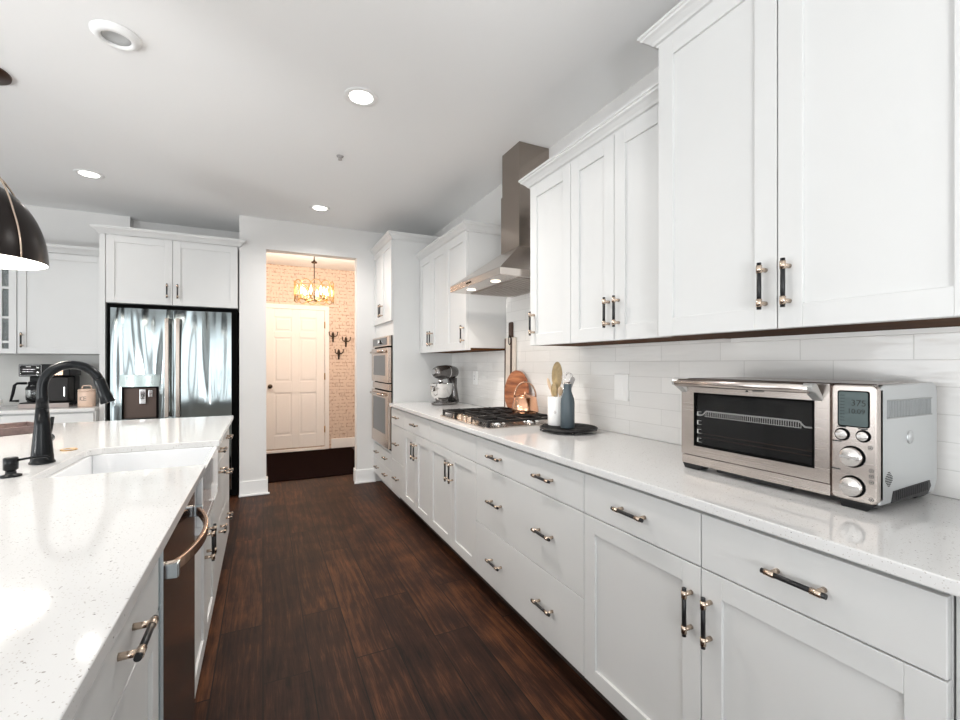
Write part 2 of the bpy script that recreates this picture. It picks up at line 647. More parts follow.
        if rot is not None:
            o.rotation_euler = rot
        if bevel:
            bv = o.modifiers.new('bevel', 'BEVEL')
            bv.width = bevel
            bv.segments = bseg
            bv.limit_method = 'ANGLE'
            bv.angle_limit = math.radians(40)
        return o


def tag(o, label=None, cat=None, group=None, kind=None):
    if label:
        o['label'] = label
    if cat:
        o['category'] = cat
    if group:
        o['group'] = group
    if kind:
        o['kind'] = kind
    return o


def thing(name, loc, label, cat, rotz=0.0, group=None, rot=None):
    o = bpy.data.objects.new(name, None)
    COL.objects.link(o)
    o.empty_display_size = 0.05
    o.location = loc
    o.rotation_euler = rot if rot else (0, 0, rotz)
    return tag(o, label, cat, group)


def struct(name, mb, mats, bevel=0.0, label=None):
    o = mb.build(name, mats, bevel=bevel)
    o['kind'] = 'structure'
    if label:
        o['label'] = label
    return o


def rrect(w, h, r, n=6, cx=0, cy=0):
    pts = []
    for (sx, sy, a0) in ((1, 1, 0), (-1, 1, PI / 2), (-1, -1, PI), (1, -1, 1.5 * PI)):
        for i in range(n + 1):
            a = a0 + PI / 2 * i / n
            pts.append((cx + sx * (w / 2 - r) + r * math.cos(a), cy + sy * (h / 2 - r) + r * math.sin(a)))
    return pts


def text_mesh(name, body, size, mat, parent, loc, rot, extrude=0.0004, align='CENTER'):
    cu = bpy.data.curves.new(name, 'FONT')
    cu.body = body
    cu.size = size
    cu.extrude = extrude
    cu.align_x = align
    cu.align_y = 'CENTER'
    t = bpy.data.objects.new(name + '_curve', cu)
    COL.objects.link(t)
    bpy.context.view_layer.update()
    dg = bpy.context.evaluated_depsgraph_get()
    me = bpy.data.meshes.new_from_object(t.evaluated_get(dg))
    bpy.data.objects.remove(t)
    bpy.data.curves.remove(cu)
    me.materials.clear()
    me.materials.append(M[mat])
    o = bpy.data.objects.new(name, me)
    COL.objects.link(o)
    o.parent = parent
    o.location = loc
    o.rotation_euler = rot
    return o


# a cabinet face: 'a' runs along the face, 'd' outward from it
class Face:
    def __init__(self, kind, pos):
        self.kind, self.pos = kind, pos

    def box(self, mb, a0, a1, d0, d1, z0, z1, mat=0):
        p = self.pos
        if self.kind == 'x-':
            mb.box(p - d1, p - d0, a0, a1, z0, z1, mat)
        elif self.kind == 'x+':
            mb.box(p + d0, p + d1, a0, a1, z0, z1, mat)
        else:
            mb.box(a0, a1, p - d1, p - d0, z0, z1, mat)

    def pt(self, a, d, z):
        p = self.pos
        if self.kind == 'x-':
            return (p - d, a, z)
        if self.kind == 'x+':
            return (p + d, a, z)
        return (a, p - d, z)


def pull(face, a, z, vertical, parent, off, L=0.135, d0=0.0):
    """bar pull: black grip, nickel posts and collars"""
    mb = MB()
    h = L / 2
    s = L * 0.36
    r = 0.0060

    def P(t, d):
        return face.pt(a, d0 + d, z + t) if vertical else face.pt(a + t, d0 + d, z)
    mb.cyl(P(-h, 0.030), P(h, 0.030), r, 0, 14)
    for t in (-s, s):
        mb.cyl(P(t, 0.0), P(t, 0.027), 0.0066, 1, 14, r2=0.0058)
        mb.cyl(P(t - 0.011, 0.030), P(t + 0.011, 0.030), 0.0076, 1, 14)
    return mb.build('pull', ['black', 'nickel'], parent, off)


def shaker(face, a0, a1, z0, z1, parent, off, name='door', st=0.060, gap=0.0018, mats='paint'):
    mb = MB()
    a0 += gap
    a1 -= gap
    z0 += gap
    z1 -= gap
    T = 0.020
    face.box(mb, a0, a0 + st, 0.001, T, z0, z1)
    face.box(mb, a1 - st, a1, 0.001, T, z0, z1)
    face.box(mb, a0 + st, a1 - st, 0.001, T, z0, z0 + st)
    face.box(mb, a0 + st, a1 - st, 0.001, T, z1 - st, z1)
    face.box(mb, a0 + st - 0.003, a1 - st + 0.003, 0.001, T - 0.009, z0 + st - 0.003, z1 - st + 0.003)
    return mb.build(name, mats, parent, off, bevel=0.0014)


def slabfront(face, a0, a1, z0, z1, parent, off, name='drawer', gap=0.0018):
    mb = MB()
    face.box(mb, a0 + gap, a1 - gap, 0.001, 0.020, z0 + gap, z1 - gap)
    return mb.build(name, 'paint', parent, off, bevel=0.002)


def crown(path, z, parent=None, name='crown_molding', out=0.058, hgt=0.080, label=None):
    """path in plan, outward on the right-hand side of travel; mitred corners"""
    prof = [(0, 0), (0.010, 0), (0.012, 0.010), (0.020, 0.014), (0.026, 0.026), (0.040, 0.044), (0.050, 0.052), (0.052, 0.062), (0.058, 0.066), (0.058, 0.080), (0, 0.080)]
    prof = [(a * out / 0.058, b * hgt / 0.080) for a, b in prof]
    pts = [Vector((p[0], p[1])) for p in path]
    n = len(pts)
    dirs = [(pts[i + 1] - pts[i]).normalized() for i in range(n - 1)]
    nor = [Vector((d.y, -d.x)) for d in dirs]
    mb = MB()
    rings = []
    for i in range(n):
        if i == 0:
            m = nor[0]
        elif i == n - 1:
            m = nor[-1]
        else:
            m = (nor[i - 1] + nor[i])
            m = m / m.dot(nor[i])
        rings.append([mb.bm.verts.new((pts[i].x + m.x * o, pts[i].y + m.y * o, z + h)) for o, h in prof])
    k = len(prof)
    for A, B in zip(rings, rings[1:]):
        for i in range(k):
            j = (i + 1) % k
            mb.bm.faces.new((A[i], A[j], B[j], B[i]))
    mb.bm.faces.new(rings[0])
    mb.bm.faces.new(list(reversed(rings[-1])))
    return mb


# ================================================================== THE SETTING
mb = MB()
mb.box(-5.0, 1.84, -4.0, 5.60, -0.10, 0.0)
mb.box(-0.9, 2.3, 5.60, 7.25, -0.10, 0.0)
struct('floor', mb, 'floor')
mb = MB()
mb.box(-5.0, 1.84, -4.0, 5.65, CEIL, CEIL + 0.12)
mb.box(-0.9, 2.3, 5.65, 7.25, CEIL, CEIL + 0.12)
struct('ceiling', mb, 'ceiling')
mb = MB()
mb.box(XW, XW + 0.12, -4.0, YB + 0.12, 0, CEIL)
struct('wall_right', mb, 'wall')
# end wall with the cased-less doorway, thick side of the fridge recess included
DX0, DX1, DZ = 0.029, 0.904, 2.412
mb = MB()
mb.box(-0.205, DX0, YB, YB + 0.12, 0, CEIL)
mb.box(DX1, XW, YB, YB + 0.12, 0, CEIL)
mb.box(DX0, DX1, YB, YB + 0.12, DZ, CEIL)
mb.box(-0.205, -0.085, YB + 0.12, 5.55, 0, CEIL)
struct('wall_back', mb, 'wall')
mb = MB()
mb.box(-1.165, -0.205, 5.53, 5.65, 0, CEIL)
mb.box(-5.0, -1.165, 5.41, 5.65, 0, CEIL)
struct('wall_recess', mb, 'wall')
# left and rear walls of the open plan room, with window openings
mb = MB()


def wall_with_holes(mb, kind, p0, p1, a0, a1, holes):
    def bx(b0, b1, z0, z1):
        if kind == 'x':
            mb.box(p0, p1, b0, b1, z0, z1)
        else:
            mb.box(b0, b1, p0, p1, z0, z1)
    cur = a0
    for (h0, h1, z0, z1) in holes:
        bx(cur, h0, 0, CEIL)
        bx(h0, h1, 0, z0)
        bx(h0, h1, z1, CEIL)
        cur = h1
    bx(cur, a1, 0, CEIL)


wall_with_holes(mb, 'x', -5.12, -5.0, -4.0, 5.65, [(-2.2, -0.2, 0.55, 2.45), (0.9, 3.5, 0.55, 2.45)])
struct('wall_left', mb, 'wall')
mb = MB()
wall_with_holes(mb, 'y', -4.12, -4.0, -5.12, 1.83, [(-4.5, -2.7, 0.6, 2.5), (-2.3, 1.1, 0.06, 2.3)])  # wide opening reaches the floor to let in the added low light
struct('wall_front', mb, 'wall')
n_w = 0
for kind, p, h0, h1, z0, z1 in (('x', -5.06, -2.2, -0.2, 0.55, 2.45), ('x', -5.06, 0.9, 3.5, 0.55, 2.45), ('y', -4.06, -4.5, -2.7, 0.6, 2.5), ('y', -4.06, -2.3, 1.1, 0.06, 2.3)):
    n_w += 1
    f = MB()
    g = MB()
    nb = 3 if (h1 - h0) > 2.1 else 2

    def bx(m_, b0, b1, zz0, zz1, t=0.03):
        if kind == 'x':
            m_.box(p - t, p + t, b0, b1, zz0, zz1)
        else:
            m_.box(b0, b1, p - t, p + t, zz0, zz1)
    bx(f, h0, h1, z0, z0 + 0.05)
    bx(f, h0, h1, z1 - 0.05, z1)
    for k in range(nb + 1):
        c = h0 + (h1 - h0) * k / nb
        c = min(max(c, h0 + 0.03), h1 - 0.03)
        bx(f, c - 0.03, c + 0.03, z0 + 0.05, z1 - 0.05)
    bx(f, h0, h1, (z0 + z1) / 2 - 0.02, (z0 + z1) / 2 + 0.02, 0.02)
    w = struct('window_%d' % n_w, f, 'trimwhite')
    bx(g, h0 + 0.03, h1 - 0.03, z0 + 0.03, z1 - 0.03, 0.003)
    g.build('pane', 'thinglass', w)
# the hall behind the doorway
HY = 7.08
mb = MB()
mb.box(-0.9, 2.3, HY, HY + 0.12, 0, CEIL)
struct('wall_hall', mb, 'wallpaper')
mb = MB()
mb.box(2.0, 2.12, YB + 0.12, HY, 0, CEIL)
struct('wall_hall_right', mb, 'wallpaper')
mb = MB()
mb.box(-0.9, -0.78, 5.65, HY, 0, CEIL)
struct('wall_hall_left', mb, 'wallpaper')


def baseboard(name, boxes):
    mb = MB()
    for (x0, x1, y0, y1) in boxes:
        mb.box(x0, x1, y0, y1, 0, 0.145)
    return struct(name, mb, 'trimwhite', bevel=0.004)


t_ = 0.014
baseboard('baseboard_back', [(-0.205, DX0 + t_, YB - t_, YB), (DX0, DX0 + t_, YB, YB + 0.12)])
baseboard('baseboard_back_right', [(DX1 - t_, XB + 0.02, YB - t_, YB), (DX1 - t_, DX1, YB, YB + 0.12)])
baseboard('baseboard_hall', [(0.93, 2.0, HY - t_, HY)])
# quarter round shoe in front of the baseboards
mb = MB()
mb.box(-0.21, DX0 + 0.030, YB - 0.030, YB - t_, 0, 0.02)
struct('trim_1', mb, 'trimwhite', bevel=0.006)
mb = MB()
mb.box(DX1 - 0.030, XB + 0.02, YB - 0.030, YB - t_, 0, 0.02)
struct('trim_2', mb, 'trimwhite', bevel=0.006)

# hall door: casing, six panel leaf, knob, hinges
hx0, hx1, hz0, hz1 = 0.03, 0.830, 0.055, 2.075
mb = MB()
cw = 0.068
mb.box(hx0 - cw, hx0 - 0.004, HY - 0.022, HY, 0, hz1 + 0.004)
mb.box(hx1 + 0.004, hx1 + cw, HY - 0.022, HY, 0, hz1 + 0.004)
mb.box(hx0 - cw, hx1 + cw, HY - 0.022, HY, hz1 + 0.004, hz1 + cw)
mb.box(hx0 - 0.02, hx1 + 0.01, HY - 0.05, HY, 0, 0.035)
struct('trim_3', mb, 'doorwhite', bevel=0.004)
door = MB()
DYF = HY - 0.012
stw = 0.115
cxm = (hx0 + hx1) / 2
rows = [(hz0, hz0 + 0.19), (0.86, 1.02), (1.66, 1.75), (hz1 - 0.12, hz1)]
door.box(hx0, hx1, DYF + 0.002, HY, hz0, hz1)
for (a, b_) in ((hx0, hx0 + stw), (cxm - 0.055, cxm + 0.055), (hx1 - stw, hx1)):
    door.box(a, b_, DYF - 0.010, DYF + 0.002, hz0, hz1)
for (z0, z1) in rows:
    door.box(hx0 + stw, cxm - 0.055, DYF - 0.010, DYF + 0.002, z0, z1)
    door.box(cxm + 0.055, hx1 - stw, DYF - 0.010, DYF + 0.002, z0, z1)
for (a, b_) in ((hx0 + stw, cxm - 0.055), (cxm + 0.055, hx1 - stw)):
    for (r0, r1) in zip(rows, rows[1:]):
        door.box(a + 0.028, b_ - 0.028, DYF - 0.007, DYF + 0.002, r0[1] + 0.028, r1[0] - 0.028)
dr = struct('door_1', door, 'doorwhite', bevel=0.004)
mb = MB()
kx, kz = hx0 + 0.062, 0.955
mb.cyl((kx, DYF - 0.010, kz), (kx, DYF - 0.018, kz), 0.032, 0, 20)
mb.cyl((kx, DYF - 0.018, kz), (kx, DYF - 0.045, kz), 0.010, 0, 12)
mb.lathe((kx, DYF - 0.060, kz), [(0, -0.022), (0.018, -0.018), (0.027, -0.006), (0.027, 0.006), (0.016, 0.018), (0, 0.02)], 20, 0, 'Y')
mb.build('knob', plain('antique_bronze_knob', (0.10, 0.07, 0.05), 0.25, metal=1.0), dr)
for z in (0.30, 1.09, 1.86):
    mb = MB()
    mb.box(hx1 - 0.004, hx1 + 0.012, DYF - 0.016, DYF - 0.009, z - 0.048, z + 0.048)
    mb.cyl((hx1 + 0.004, DYF - 0.018, z - 0.05), (hx1 + 0.004, DYF - 0.018, z + 0.05), 0.006, 0, 8)
    mb.build('hinge', 'brass', dr)

# ================================================================== BASE CABINETS ON THE RIGHT
FB = Face('x-', XB + 0.020)
FU = Face('x-', XU + 0.020)
FN = Face('x-', XN + 0.020)
FI = Face('x+', XI - 0.020)
Z0, ZS, ZM, Z1 = 0.105, 0.722, 0.398, 0.873


def base_carcass(y0, y1, root, off):
    mb = MB()
    mb.box(FB.pos, XW - 0.012, y0 + 0.0008, y1 - 0.0008, 0.10, CT - 0.0295)
    mb.build('carcass', 'paint', root, off, bevel=0.001)
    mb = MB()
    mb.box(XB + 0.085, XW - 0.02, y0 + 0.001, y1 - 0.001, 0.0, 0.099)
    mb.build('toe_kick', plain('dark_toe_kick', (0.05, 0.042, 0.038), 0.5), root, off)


def base(y0, y1, label, fronts):
    off = (XB + 0.3, (y0 + y1) / 2, 0)
    root = thing('base_cabinet', off, label, 'cabinet', group='white base cabinets under the long counter')
    base_carcass(y0, y1, root, off)
    for f in fronts:
        kind, a0, a1, z0, z1, pulls = f
        if kind == 'door':
            o = shaker(FB, a0, a1, z0, z1, root, off)
        else:
            o = slabfront(FB, a0, a1, z0, z1, root, off, 'drawer' if kind == 'drawer' else 'false_front')
        for (pa, pz, vert) in pulls:
            pull(FB, pa, pz, vert, o, off, 0.135, 0.020)
    return root


zt = (ZS + Z1) / 2
base(3.73, 4.140, 'narrow white three-drawer base cabinet beside the tall wall oven cabinet', [
    ('drawer', 3.73, 4.140, ZS, Z1, [(3.935, zt, False)]),
    ('drawer', 3.73, 4.140, ZM, ZS, [(3.935, (ZM + ZS) / 2, False)]),
    ('drawer', 3.73, 4.140, Z0, ZM, [(3.935, (ZM + Z0) / 2, False)])])
base(3.066, 3.73, 'white base cabinet with one drawer over two doors, left of the cooktop', [
    ('drawer', 3.066, 3.73, ZS, Z1, [(3.398, zt, False)]),
    ('door', 3.066, 3.398, Z0, ZS, [(3.398 - 0.032, ZS - 0.130, True)]),
    ('door', 3.398, 3.73, Z0, ZS, [(3.398 + 0.032, ZS - 0.130, True)])])
base(2.287, 3.066, 'white base cabinet directly under the gas cooktop with plain top panel and two doors', [
    ('false', 2.287, 3.066, ZS, Z1, []),
    ('door', 2.287, 2.660, Z0, ZS, [(2.660 - 0.032, ZS - 0.130, True)]),
    ('door', 2.660, 3.066, Z0, ZS, [(2.660 + 0.032, ZS - 0.130, True)])])
q0, q1 = 1.341 + 0.25, 2.287 - 0.25
base(1.341, 2.287, 'wide white three-drawer base cabinet with two pulls on each drawer', [
    ('drawer', 1.341, 2.287, ZS, Z1, [(q0, zt, False), (q1, zt, False)]),
    ('drawer', 1.341, 2.287, ZM, ZS, [(q0, (ZM + ZS) / 2, False), (q1, (ZM + ZS) / 2, False)]),
    ('drawer', 1.341, 2.287, Z0, ZM, [(q0, (ZM + Z0) / 2, False), (q1, (ZM + Z0) / 2, False)])])
base(0.347, 1.341, 'nearest white base cabinet, under the toaster oven, two drawers over two doors', [
    ('drawer', 0.842, 1.341, ZS, Z1, [(1.092, zt, False)]),
    ('drawer', 0.347, 0.842, ZS, Z1, [(0.590, zt, False)]),
    ('door', 0.842, 1.341, Z0, ZS, [(0.842 + 0.030, ZS - 0.130, True)]),
    ('door', 0.347, 0.842, Z0, ZS, [(0.842 - 0.030, ZS - 0.130, True)])])
base(-0.20, 0.345, 'white base cabinet at the right picture edge past a filler strip', [
    ('door', -0.20, 0.312, Z0, Z1, [])])

# counter
mb = MB()
mb.box(XB - 0.022, XW - 0.0, -0.25, 4.143, CT - 0.028, CT)
tag(mb.build('countertop', 'quartz', bevel=0.003), 'long white speckled quartz countertop along the tiled wall', 'countertop')
# backsplash tile
mb = MB()
mb.box(XW - 0.010, XW - 0.001, -0.25, 4.143, CT + 0.001, 1.384)
mb.box(XW - 0.010, XW - 0.001, 2.156, 3.037, 1.384, 1.784)
tag(mb.build('backsplash', 'tile'), 'glossy white long tile backsplash above the right counter', 'backsplash')

# ================================================================== TALL OVEN CABINET
ty0, ty1 = 4.146, YB - 0.002
off = (XB + 0.3, (ty0 + ty1) / 2, 0)
tall = thing('oven_cabinet', off, 'tall white cabinet housing the double wall oven beside the doorway', 'cabinet')
mb = MB()
mb.box(FB.pos, XW - 0.002, ty0, ty1, 0.10, 2.452)
mb.build('carcass', 'paint', tall, off, bevel=0.001)
mb = MB()
mb.box(XB + 0.085, XW - 0.02, ty0, ty1, 0.0, 0.099)
mb.build('toe_kick', 'paint', tall, off)
ym = (ty0 + ty1) / 2
for (a0, a1, pa) in ((ty0, ym, ym - 0.03), (ym, ty1, ym + 0.03)):
    o = shaker(FB, a0, a1, 1.69, 2.448, tall, off, st=0.055)
    pull(FB, pa, 1.69 + 0.125, True, o, off, 0.13, 0.020)
for (z0, z1) in ((0.108, 0.268), (0.268, 0.430)):
    o = slabfront(FB, ty0, ty1, z0, z1, tall, off)
    for pa in (ty0 + 0.19, ty1 - 0.19):
        pull(FB, pa, (z0 + z1) / 2 + 0.01, False, o, off, 0.12, 0.020)
mb = crown([(XW - 0.003, ty0), (FB.pos - 0.004, ty0), (FB.pos - 0.004, ty1 - 0.002)][::-1], 2.453, hgt=0.062)
tag(mb.build('crown_molding', 'paint'), 'white crown molding on top of the tall oven cabinet', 'molding')

# wall oven, set in the tall cabinet
oy0, oy1 = ty0 + 0.022, ty1 - 0.020
off = (XB, (oy0 + oy1) / 2, 0.455)
oven = thing('wall_oven', off, 'stainless double wall oven with dark windows in the tall cabinet', 'oven')
FO = Face('x-', XB + 0.018)
mb = MB()
FO.box(mb, oy0, oy1, 0.0, 0.012, 0.455, 1.552)
mb.build('frame', 'darkgap', oven, off)
mb = MB()
FO.box(mb, oy0, oy1, 0.008, 0.034, 1.452, 1.550)
mb.build('control_panel', 'ovensteel', oven, off, bevel=0.002)
mb = MB()
FO.box(mb, oy0 + 0.09, oy1 - 0.03, 0.034, 0.036, 1.465, 1.537)
cp = mb.build('display', 'ovenglass', oven, off)
mb = MB()
c = FO.pt((oy0 + oy1) / 2, 0.036, 1.50)
mb.cyl(c, (c[0] - 0.022, c[1], c[2]), 0.021, 0, 20)
mb.build('knob', 'chrome', oven, off)


def oven_door(z0, z1, wz0, wz1, name):
    mb = MB()
    w0, w1 = oy0 + 0.10, oy1 - 0.07
    FO.box(mb, oy0, w0, 0.010, 0.045, z0, z1)
    FO.box(mb, w1, oy1, 0.010, 0.045, z0, z1)
    FO.box(mb, w0, w1, 0.010, 0.045, z0, wz0)
    FO.box(mb, w0, w1, 0.010, 0.045, wz1, z1)
    d = mb.build('oven_door', 'ovensteel', oven, off, bevel=0.002)
    mb = MB()
    FO.box(mb, w0 - 0.001, w1 + 0.001, 0.012, 0.043, wz0 - 0.001, wz1 + 0.001)
    mb.build('window', 'ovenglass', d, off)
    mb = MB()
    hz = z1 - 0.035
    pts = [FO.pt(oy0 + 0.06 + (oy1 - oy0 - 0.12) * t, 0.068, hz) for t in (0, 0.5, 1)]
    mb.tube(pts, 0.012, 0, 12)
    for a in (oy0 + 0.075, oy1 - 0.075):
        mb.cyl(FO.pt(a, 0.044, hz), FO.pt(a, 0.068, hz), 0.010, 0, 10)
    mb.build('handle', 'ovensteel', d, off)


oven_door(1.100, 1.436, 1.165, 1.365, 'upper')
mb = MB()
FO.box(mb, oy0, oy1, 0.008, 0.034, 1.026, 1.088)
mb.build('trim_strip', 'ovensteel', oven, off, bevel=0.002)
oven_door(0.475, 1.014, 0.600, 0.945, 'lower')

# ================================================================== UPPER CABINETS ON THE RIGHT
def upper(face, y0, y1, z0, z1, label, doors, under='underwood'):
    off = (XW - 0.17, (y0 + y1) / 2, z0)
    root = thing('upper_cabinet', off, label, 'cabinet', group='white upper cabinets on the tiled wall')
    mb = MB()
    mb.box(face.pos, XW - 0.001, y0 + 0.0006, y1 - 0.0006, z0 + 0.018, z1)
    # short valance lip at the front and sides, bare wood panel between
    mb.box(face.pos, face.pos + 0.018, y0 + 0.0006, y1 - 0.0006, z0 + 0.002, z0 + 0.018)
    mb.build('carcass', 'paint', root, off, bevel=0.001)
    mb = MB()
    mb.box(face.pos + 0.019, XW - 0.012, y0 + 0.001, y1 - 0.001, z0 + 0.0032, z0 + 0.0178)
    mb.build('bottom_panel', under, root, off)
    for (a0, a1, pa) in doors:
        o = shaker(face, a0, a1, z0, z1, root, off, st=0.063)
        if pa is not None:
            pull(face, pa, z0 + 0.122, True, o, off, 0.132, 0.020)
    return root


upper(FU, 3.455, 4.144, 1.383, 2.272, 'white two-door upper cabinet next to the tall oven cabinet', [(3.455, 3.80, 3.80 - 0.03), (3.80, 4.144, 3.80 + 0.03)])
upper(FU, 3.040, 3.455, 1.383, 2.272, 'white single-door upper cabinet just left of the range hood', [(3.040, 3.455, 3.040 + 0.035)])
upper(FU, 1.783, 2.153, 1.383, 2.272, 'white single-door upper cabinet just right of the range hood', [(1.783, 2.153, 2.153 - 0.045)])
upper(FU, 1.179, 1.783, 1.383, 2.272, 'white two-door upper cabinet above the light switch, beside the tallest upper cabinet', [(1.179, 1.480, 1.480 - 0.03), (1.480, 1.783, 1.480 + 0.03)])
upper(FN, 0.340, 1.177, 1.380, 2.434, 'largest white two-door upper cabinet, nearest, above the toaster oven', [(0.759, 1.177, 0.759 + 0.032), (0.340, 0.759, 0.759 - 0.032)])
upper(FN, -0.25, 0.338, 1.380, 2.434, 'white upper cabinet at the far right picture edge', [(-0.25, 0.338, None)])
mb = crown([(FU.pos - 0.004, 4.144), (FU.pos - 0.004, 3.040), (XW - 0.003, 3.040)], 2.273, hgt=0.062)
tag(mb.build('crown_molding', 'paint'), 'white crown molding on upper cabinets left of the range hood', 'molding')
mb = crown([(XW - 0.003, 2.153), (FU.pos - 0.004, 2.153), (FU.pos - 0.004, 1.179)], 2.273, hgt=0.060)
tag(mb.build('crown_molding', 'paint'), 'white crown molding on upper cabinets right of the range hood', 'molding')
mb = crown([(XW - 0.003, 1.177), (FN.pos - 0.004, 1.177), (FN.pos - 0.004, -0.25)], 2.435, hgt=0.052)
tag(mb.build('crown_molding', 'paint'), 'white crown molding on the tallest, nearest upper cabinets', 'molding')
# under-cabinet light strips are not lit; a small white junction strip is
mb = MB()
mb.box(1.655, 1.695, 0.36, 1.15, 1.368, 1.382)
tag(mb.build('light_strip', 'plate'), 'slim white light strip under the nearest upper cabinet', 'light')

# ================================================================== RANGE HOOD
off = (XW, 2.58, 1.785)
hood = thing('range_hood', off, 'stainless steel chimney range hood above the gas cooktop', 'range hood')
hx, hy0, hy1, hz = 1.195, 2.205, 2.945, 1.785
mb = MB()
mb.box(hx, XW - 0.001, hy0, hy1, hz, hz + 0.042)
bx0, by0, by1, bz = 1.480, 2.470, 2.700, 2.035
v = [(hx, hy0, hz + 0.042), (XW - 0.001, hy0, hz + 0.042), (XW - 0.001, hy1, hz + 0.042), (hx, hy1, hz + 0.042),
     (bx0 - 0.006, by0 - 0.006, bz), (XW - 0.001, by0 - 0.006, bz), (XW - 0.001, by1 + 0.006, bz), (bx0 - 0.006, by1 + 0.006, bz)]
mb.quadmesh(v, [(0, 1, 5, 4), (3, 0, 4, 7), (2, 3, 7, 6), (4, 5, 6, 7)])
mb.build('canopy', 'steel', hood, off, bevel=0.002)
mb = MB()
mb.box(bx0 - 0.006, XW - 0.001, by0 - 0.006, by1 + 0.006, bz, 2.42)
mb.build('chimney', 'steelv', hood, off, bevel=0.002)
mb = MB()
mb.box(bx0, XW - 0.001, by0, by1, 2.42, CEIL - 0.001)
up_ = mb.build('chimney_extension', 'steelv', hood, off, bevel=0.002)
mb = MB()
for i in range(5):
    for j in range(3):
        mb.box(1.555 + j * 0.030, 1.575 + j * 0.030, by0 - 0.0075, by0 - 0.005, 2.10 + i * 0.014, 2.106 + i * 0.014)
mb.build('vent_slots', 'darkgap', hood, off)
mb = MB()
for (a, b_) in ((hy0 + 0.04, 2.570), (2.580, hy1 - 0.04)):
    mb.box(1.335, XW - 0.04, a, b_, hz - 0.004, hz + 0.001)
    for k in range(9):
        x = 1.345 + k * 0.036
        mb.box(x, x + 0.006, a + 0.01, b_ - 0.01, hz - 0.007, hz - 0.004)
mb.build('grease_filter', 'vent', hood, off)
for y in (2.40, 2.75):
    mb = MB()
    mb.cyl((1.270, y, hz - 0.004), (1.270, y, hz + 0.001), 0.030, 0, 20)
    mb.build('lamp_lens', 'hoodlamp', hood, off)
mb = MB()
for k in range(4):
    mb.cyl((hx - 0.003, 2.60 + k * 0.02, hz + 0.021), (hx + 0.001, 2.60 + k * 0.02, hz + 0.021), 0.005, 0, 10)
mb.build('control_buttons', 'darkgap', hood, off)
l = bpy.data.lights.new('hood_lamp_light', 'SPOT')
l.energy = 3.5
l.color = (1.0, 0.84, 0.68)
l.spot_size = 2.4
l.shadow_soft_size = 0.12
for y in (2.40, 2.75):
    lo = bpy.data.objects.new('hood_lamp_light', l)
    COL.objects.link(lo)
    lo.location = (1.270, y, hz - 0.02)

# ================================================================== GAS COOKTOP
kx0, kx1, ky0, ky1 = 1.118, 1.640, 2.235, 2.960
off = ((kx0 + kx1) / 2, (ky0 + ky1) / 2, CT)
ck = thing('gas_cooktop', off, 'five-burner gas cooktop with black cast iron grates and steel knobs', 'cooktop')
mb = MB()
mb.prism(rrect(kx1 - kx0, ky1 - ky0, 0.02, 4, off[0], off[1]), CT + 0.0005, CT + 0.009)
mb.build('base_tray', 'steel', ck, off, bevel=0.002)
burners = [(1.27, 2.36, 0.035), (1.50, 2.36, 0.045), (1.40, 2.60, 0.055), (1.27, 2.83, 0.045), (1.50, 2.83, 0.035)]
for (x, y, r) in burners:
    mb = MB()
    mb.lathe((x, y, CT + 0.009), [(0, 0), (r + 0.012, 0), (r + 0.010, 0.006), (r, 0.010), (r, 0.014), (0, 0.014)], 24, 0)
    mb.lathe((x, y, CT + 0.023), [(0, 0), (r - 0.006, 0), (r - 0.004, 0.006), (r - 0.010, 0.009), (0, 0.010)], 24, 1)
    mb.build('burner', ['chrome', 'iron'], ck, off)
for (g0, g1) in ((ky0 + 0.012, 2.470), (2.476, 2.719), (2.725, ky1 - 0.012)):
    mb = MB()
    gz0, gz1 = CT + 0.032, CT + 0.046
    gx0 = kx0 + (0.085 if g0 > 2.47 and g0 < 2.7 else 0.020)
    gx1 = kx1 - 0.015
    w = 0.011
    mb.box(gx0, gx1, g0, g0 + w, gz0, gz1)
    mb.box(gx0, gx1, g1 - w, g1, gz0, gz1)
    for xx in (gx0, (gx0 + gx1) / 2 - w / 2, gx1 - w):
        mb.box(xx, xx + w, g0 + w, g1 - w, gz0, gz1)
    gm = (g0 + g1) / 2
    mb.box(gx0 + w, gx1 - w, gm - w / 2, gm + w / 2, gz0 + 0.002, gz1 + 0.004)
    for xx in (gx0 + (gx1 - gx0) * 0.25, gx0 + (gx1 - gx0) * 0.75):
        mb.box(xx - w / 2, xx + w / 2, g0 + w, g1 - w, gz0 + 0.002, gz1 + 0.004)
    for xx in (gx0, gx1 - 0.016):
        for yy in (g0, g1 - 0.016):
            mb.box(xx, xx + 0.016, yy, yy + 0.016, CT + 0.009, gz0)
    mb.build('grate', 'iron', ck, off, bevel=0.002)
for k in range(5):
    y = 2.600 + (k - 2) * 0.075
    x = kx0 + 0.040
    mb = MB()
    mb.lathe((x, y, CT + 0.009), [(0, 0), (0.024, 0), (0.023, 0.004), (0.019, 0.006), (0.018, 0.026), (0.015, 0.029), (0, 0.029)], 20, 0)
    mb.box(x - 0.017, x + 0.017, y - 0.004, y + 0.004, CT + 0.036, CT + 0.043)
    mb.build('knob', 'nickel', ck, off)

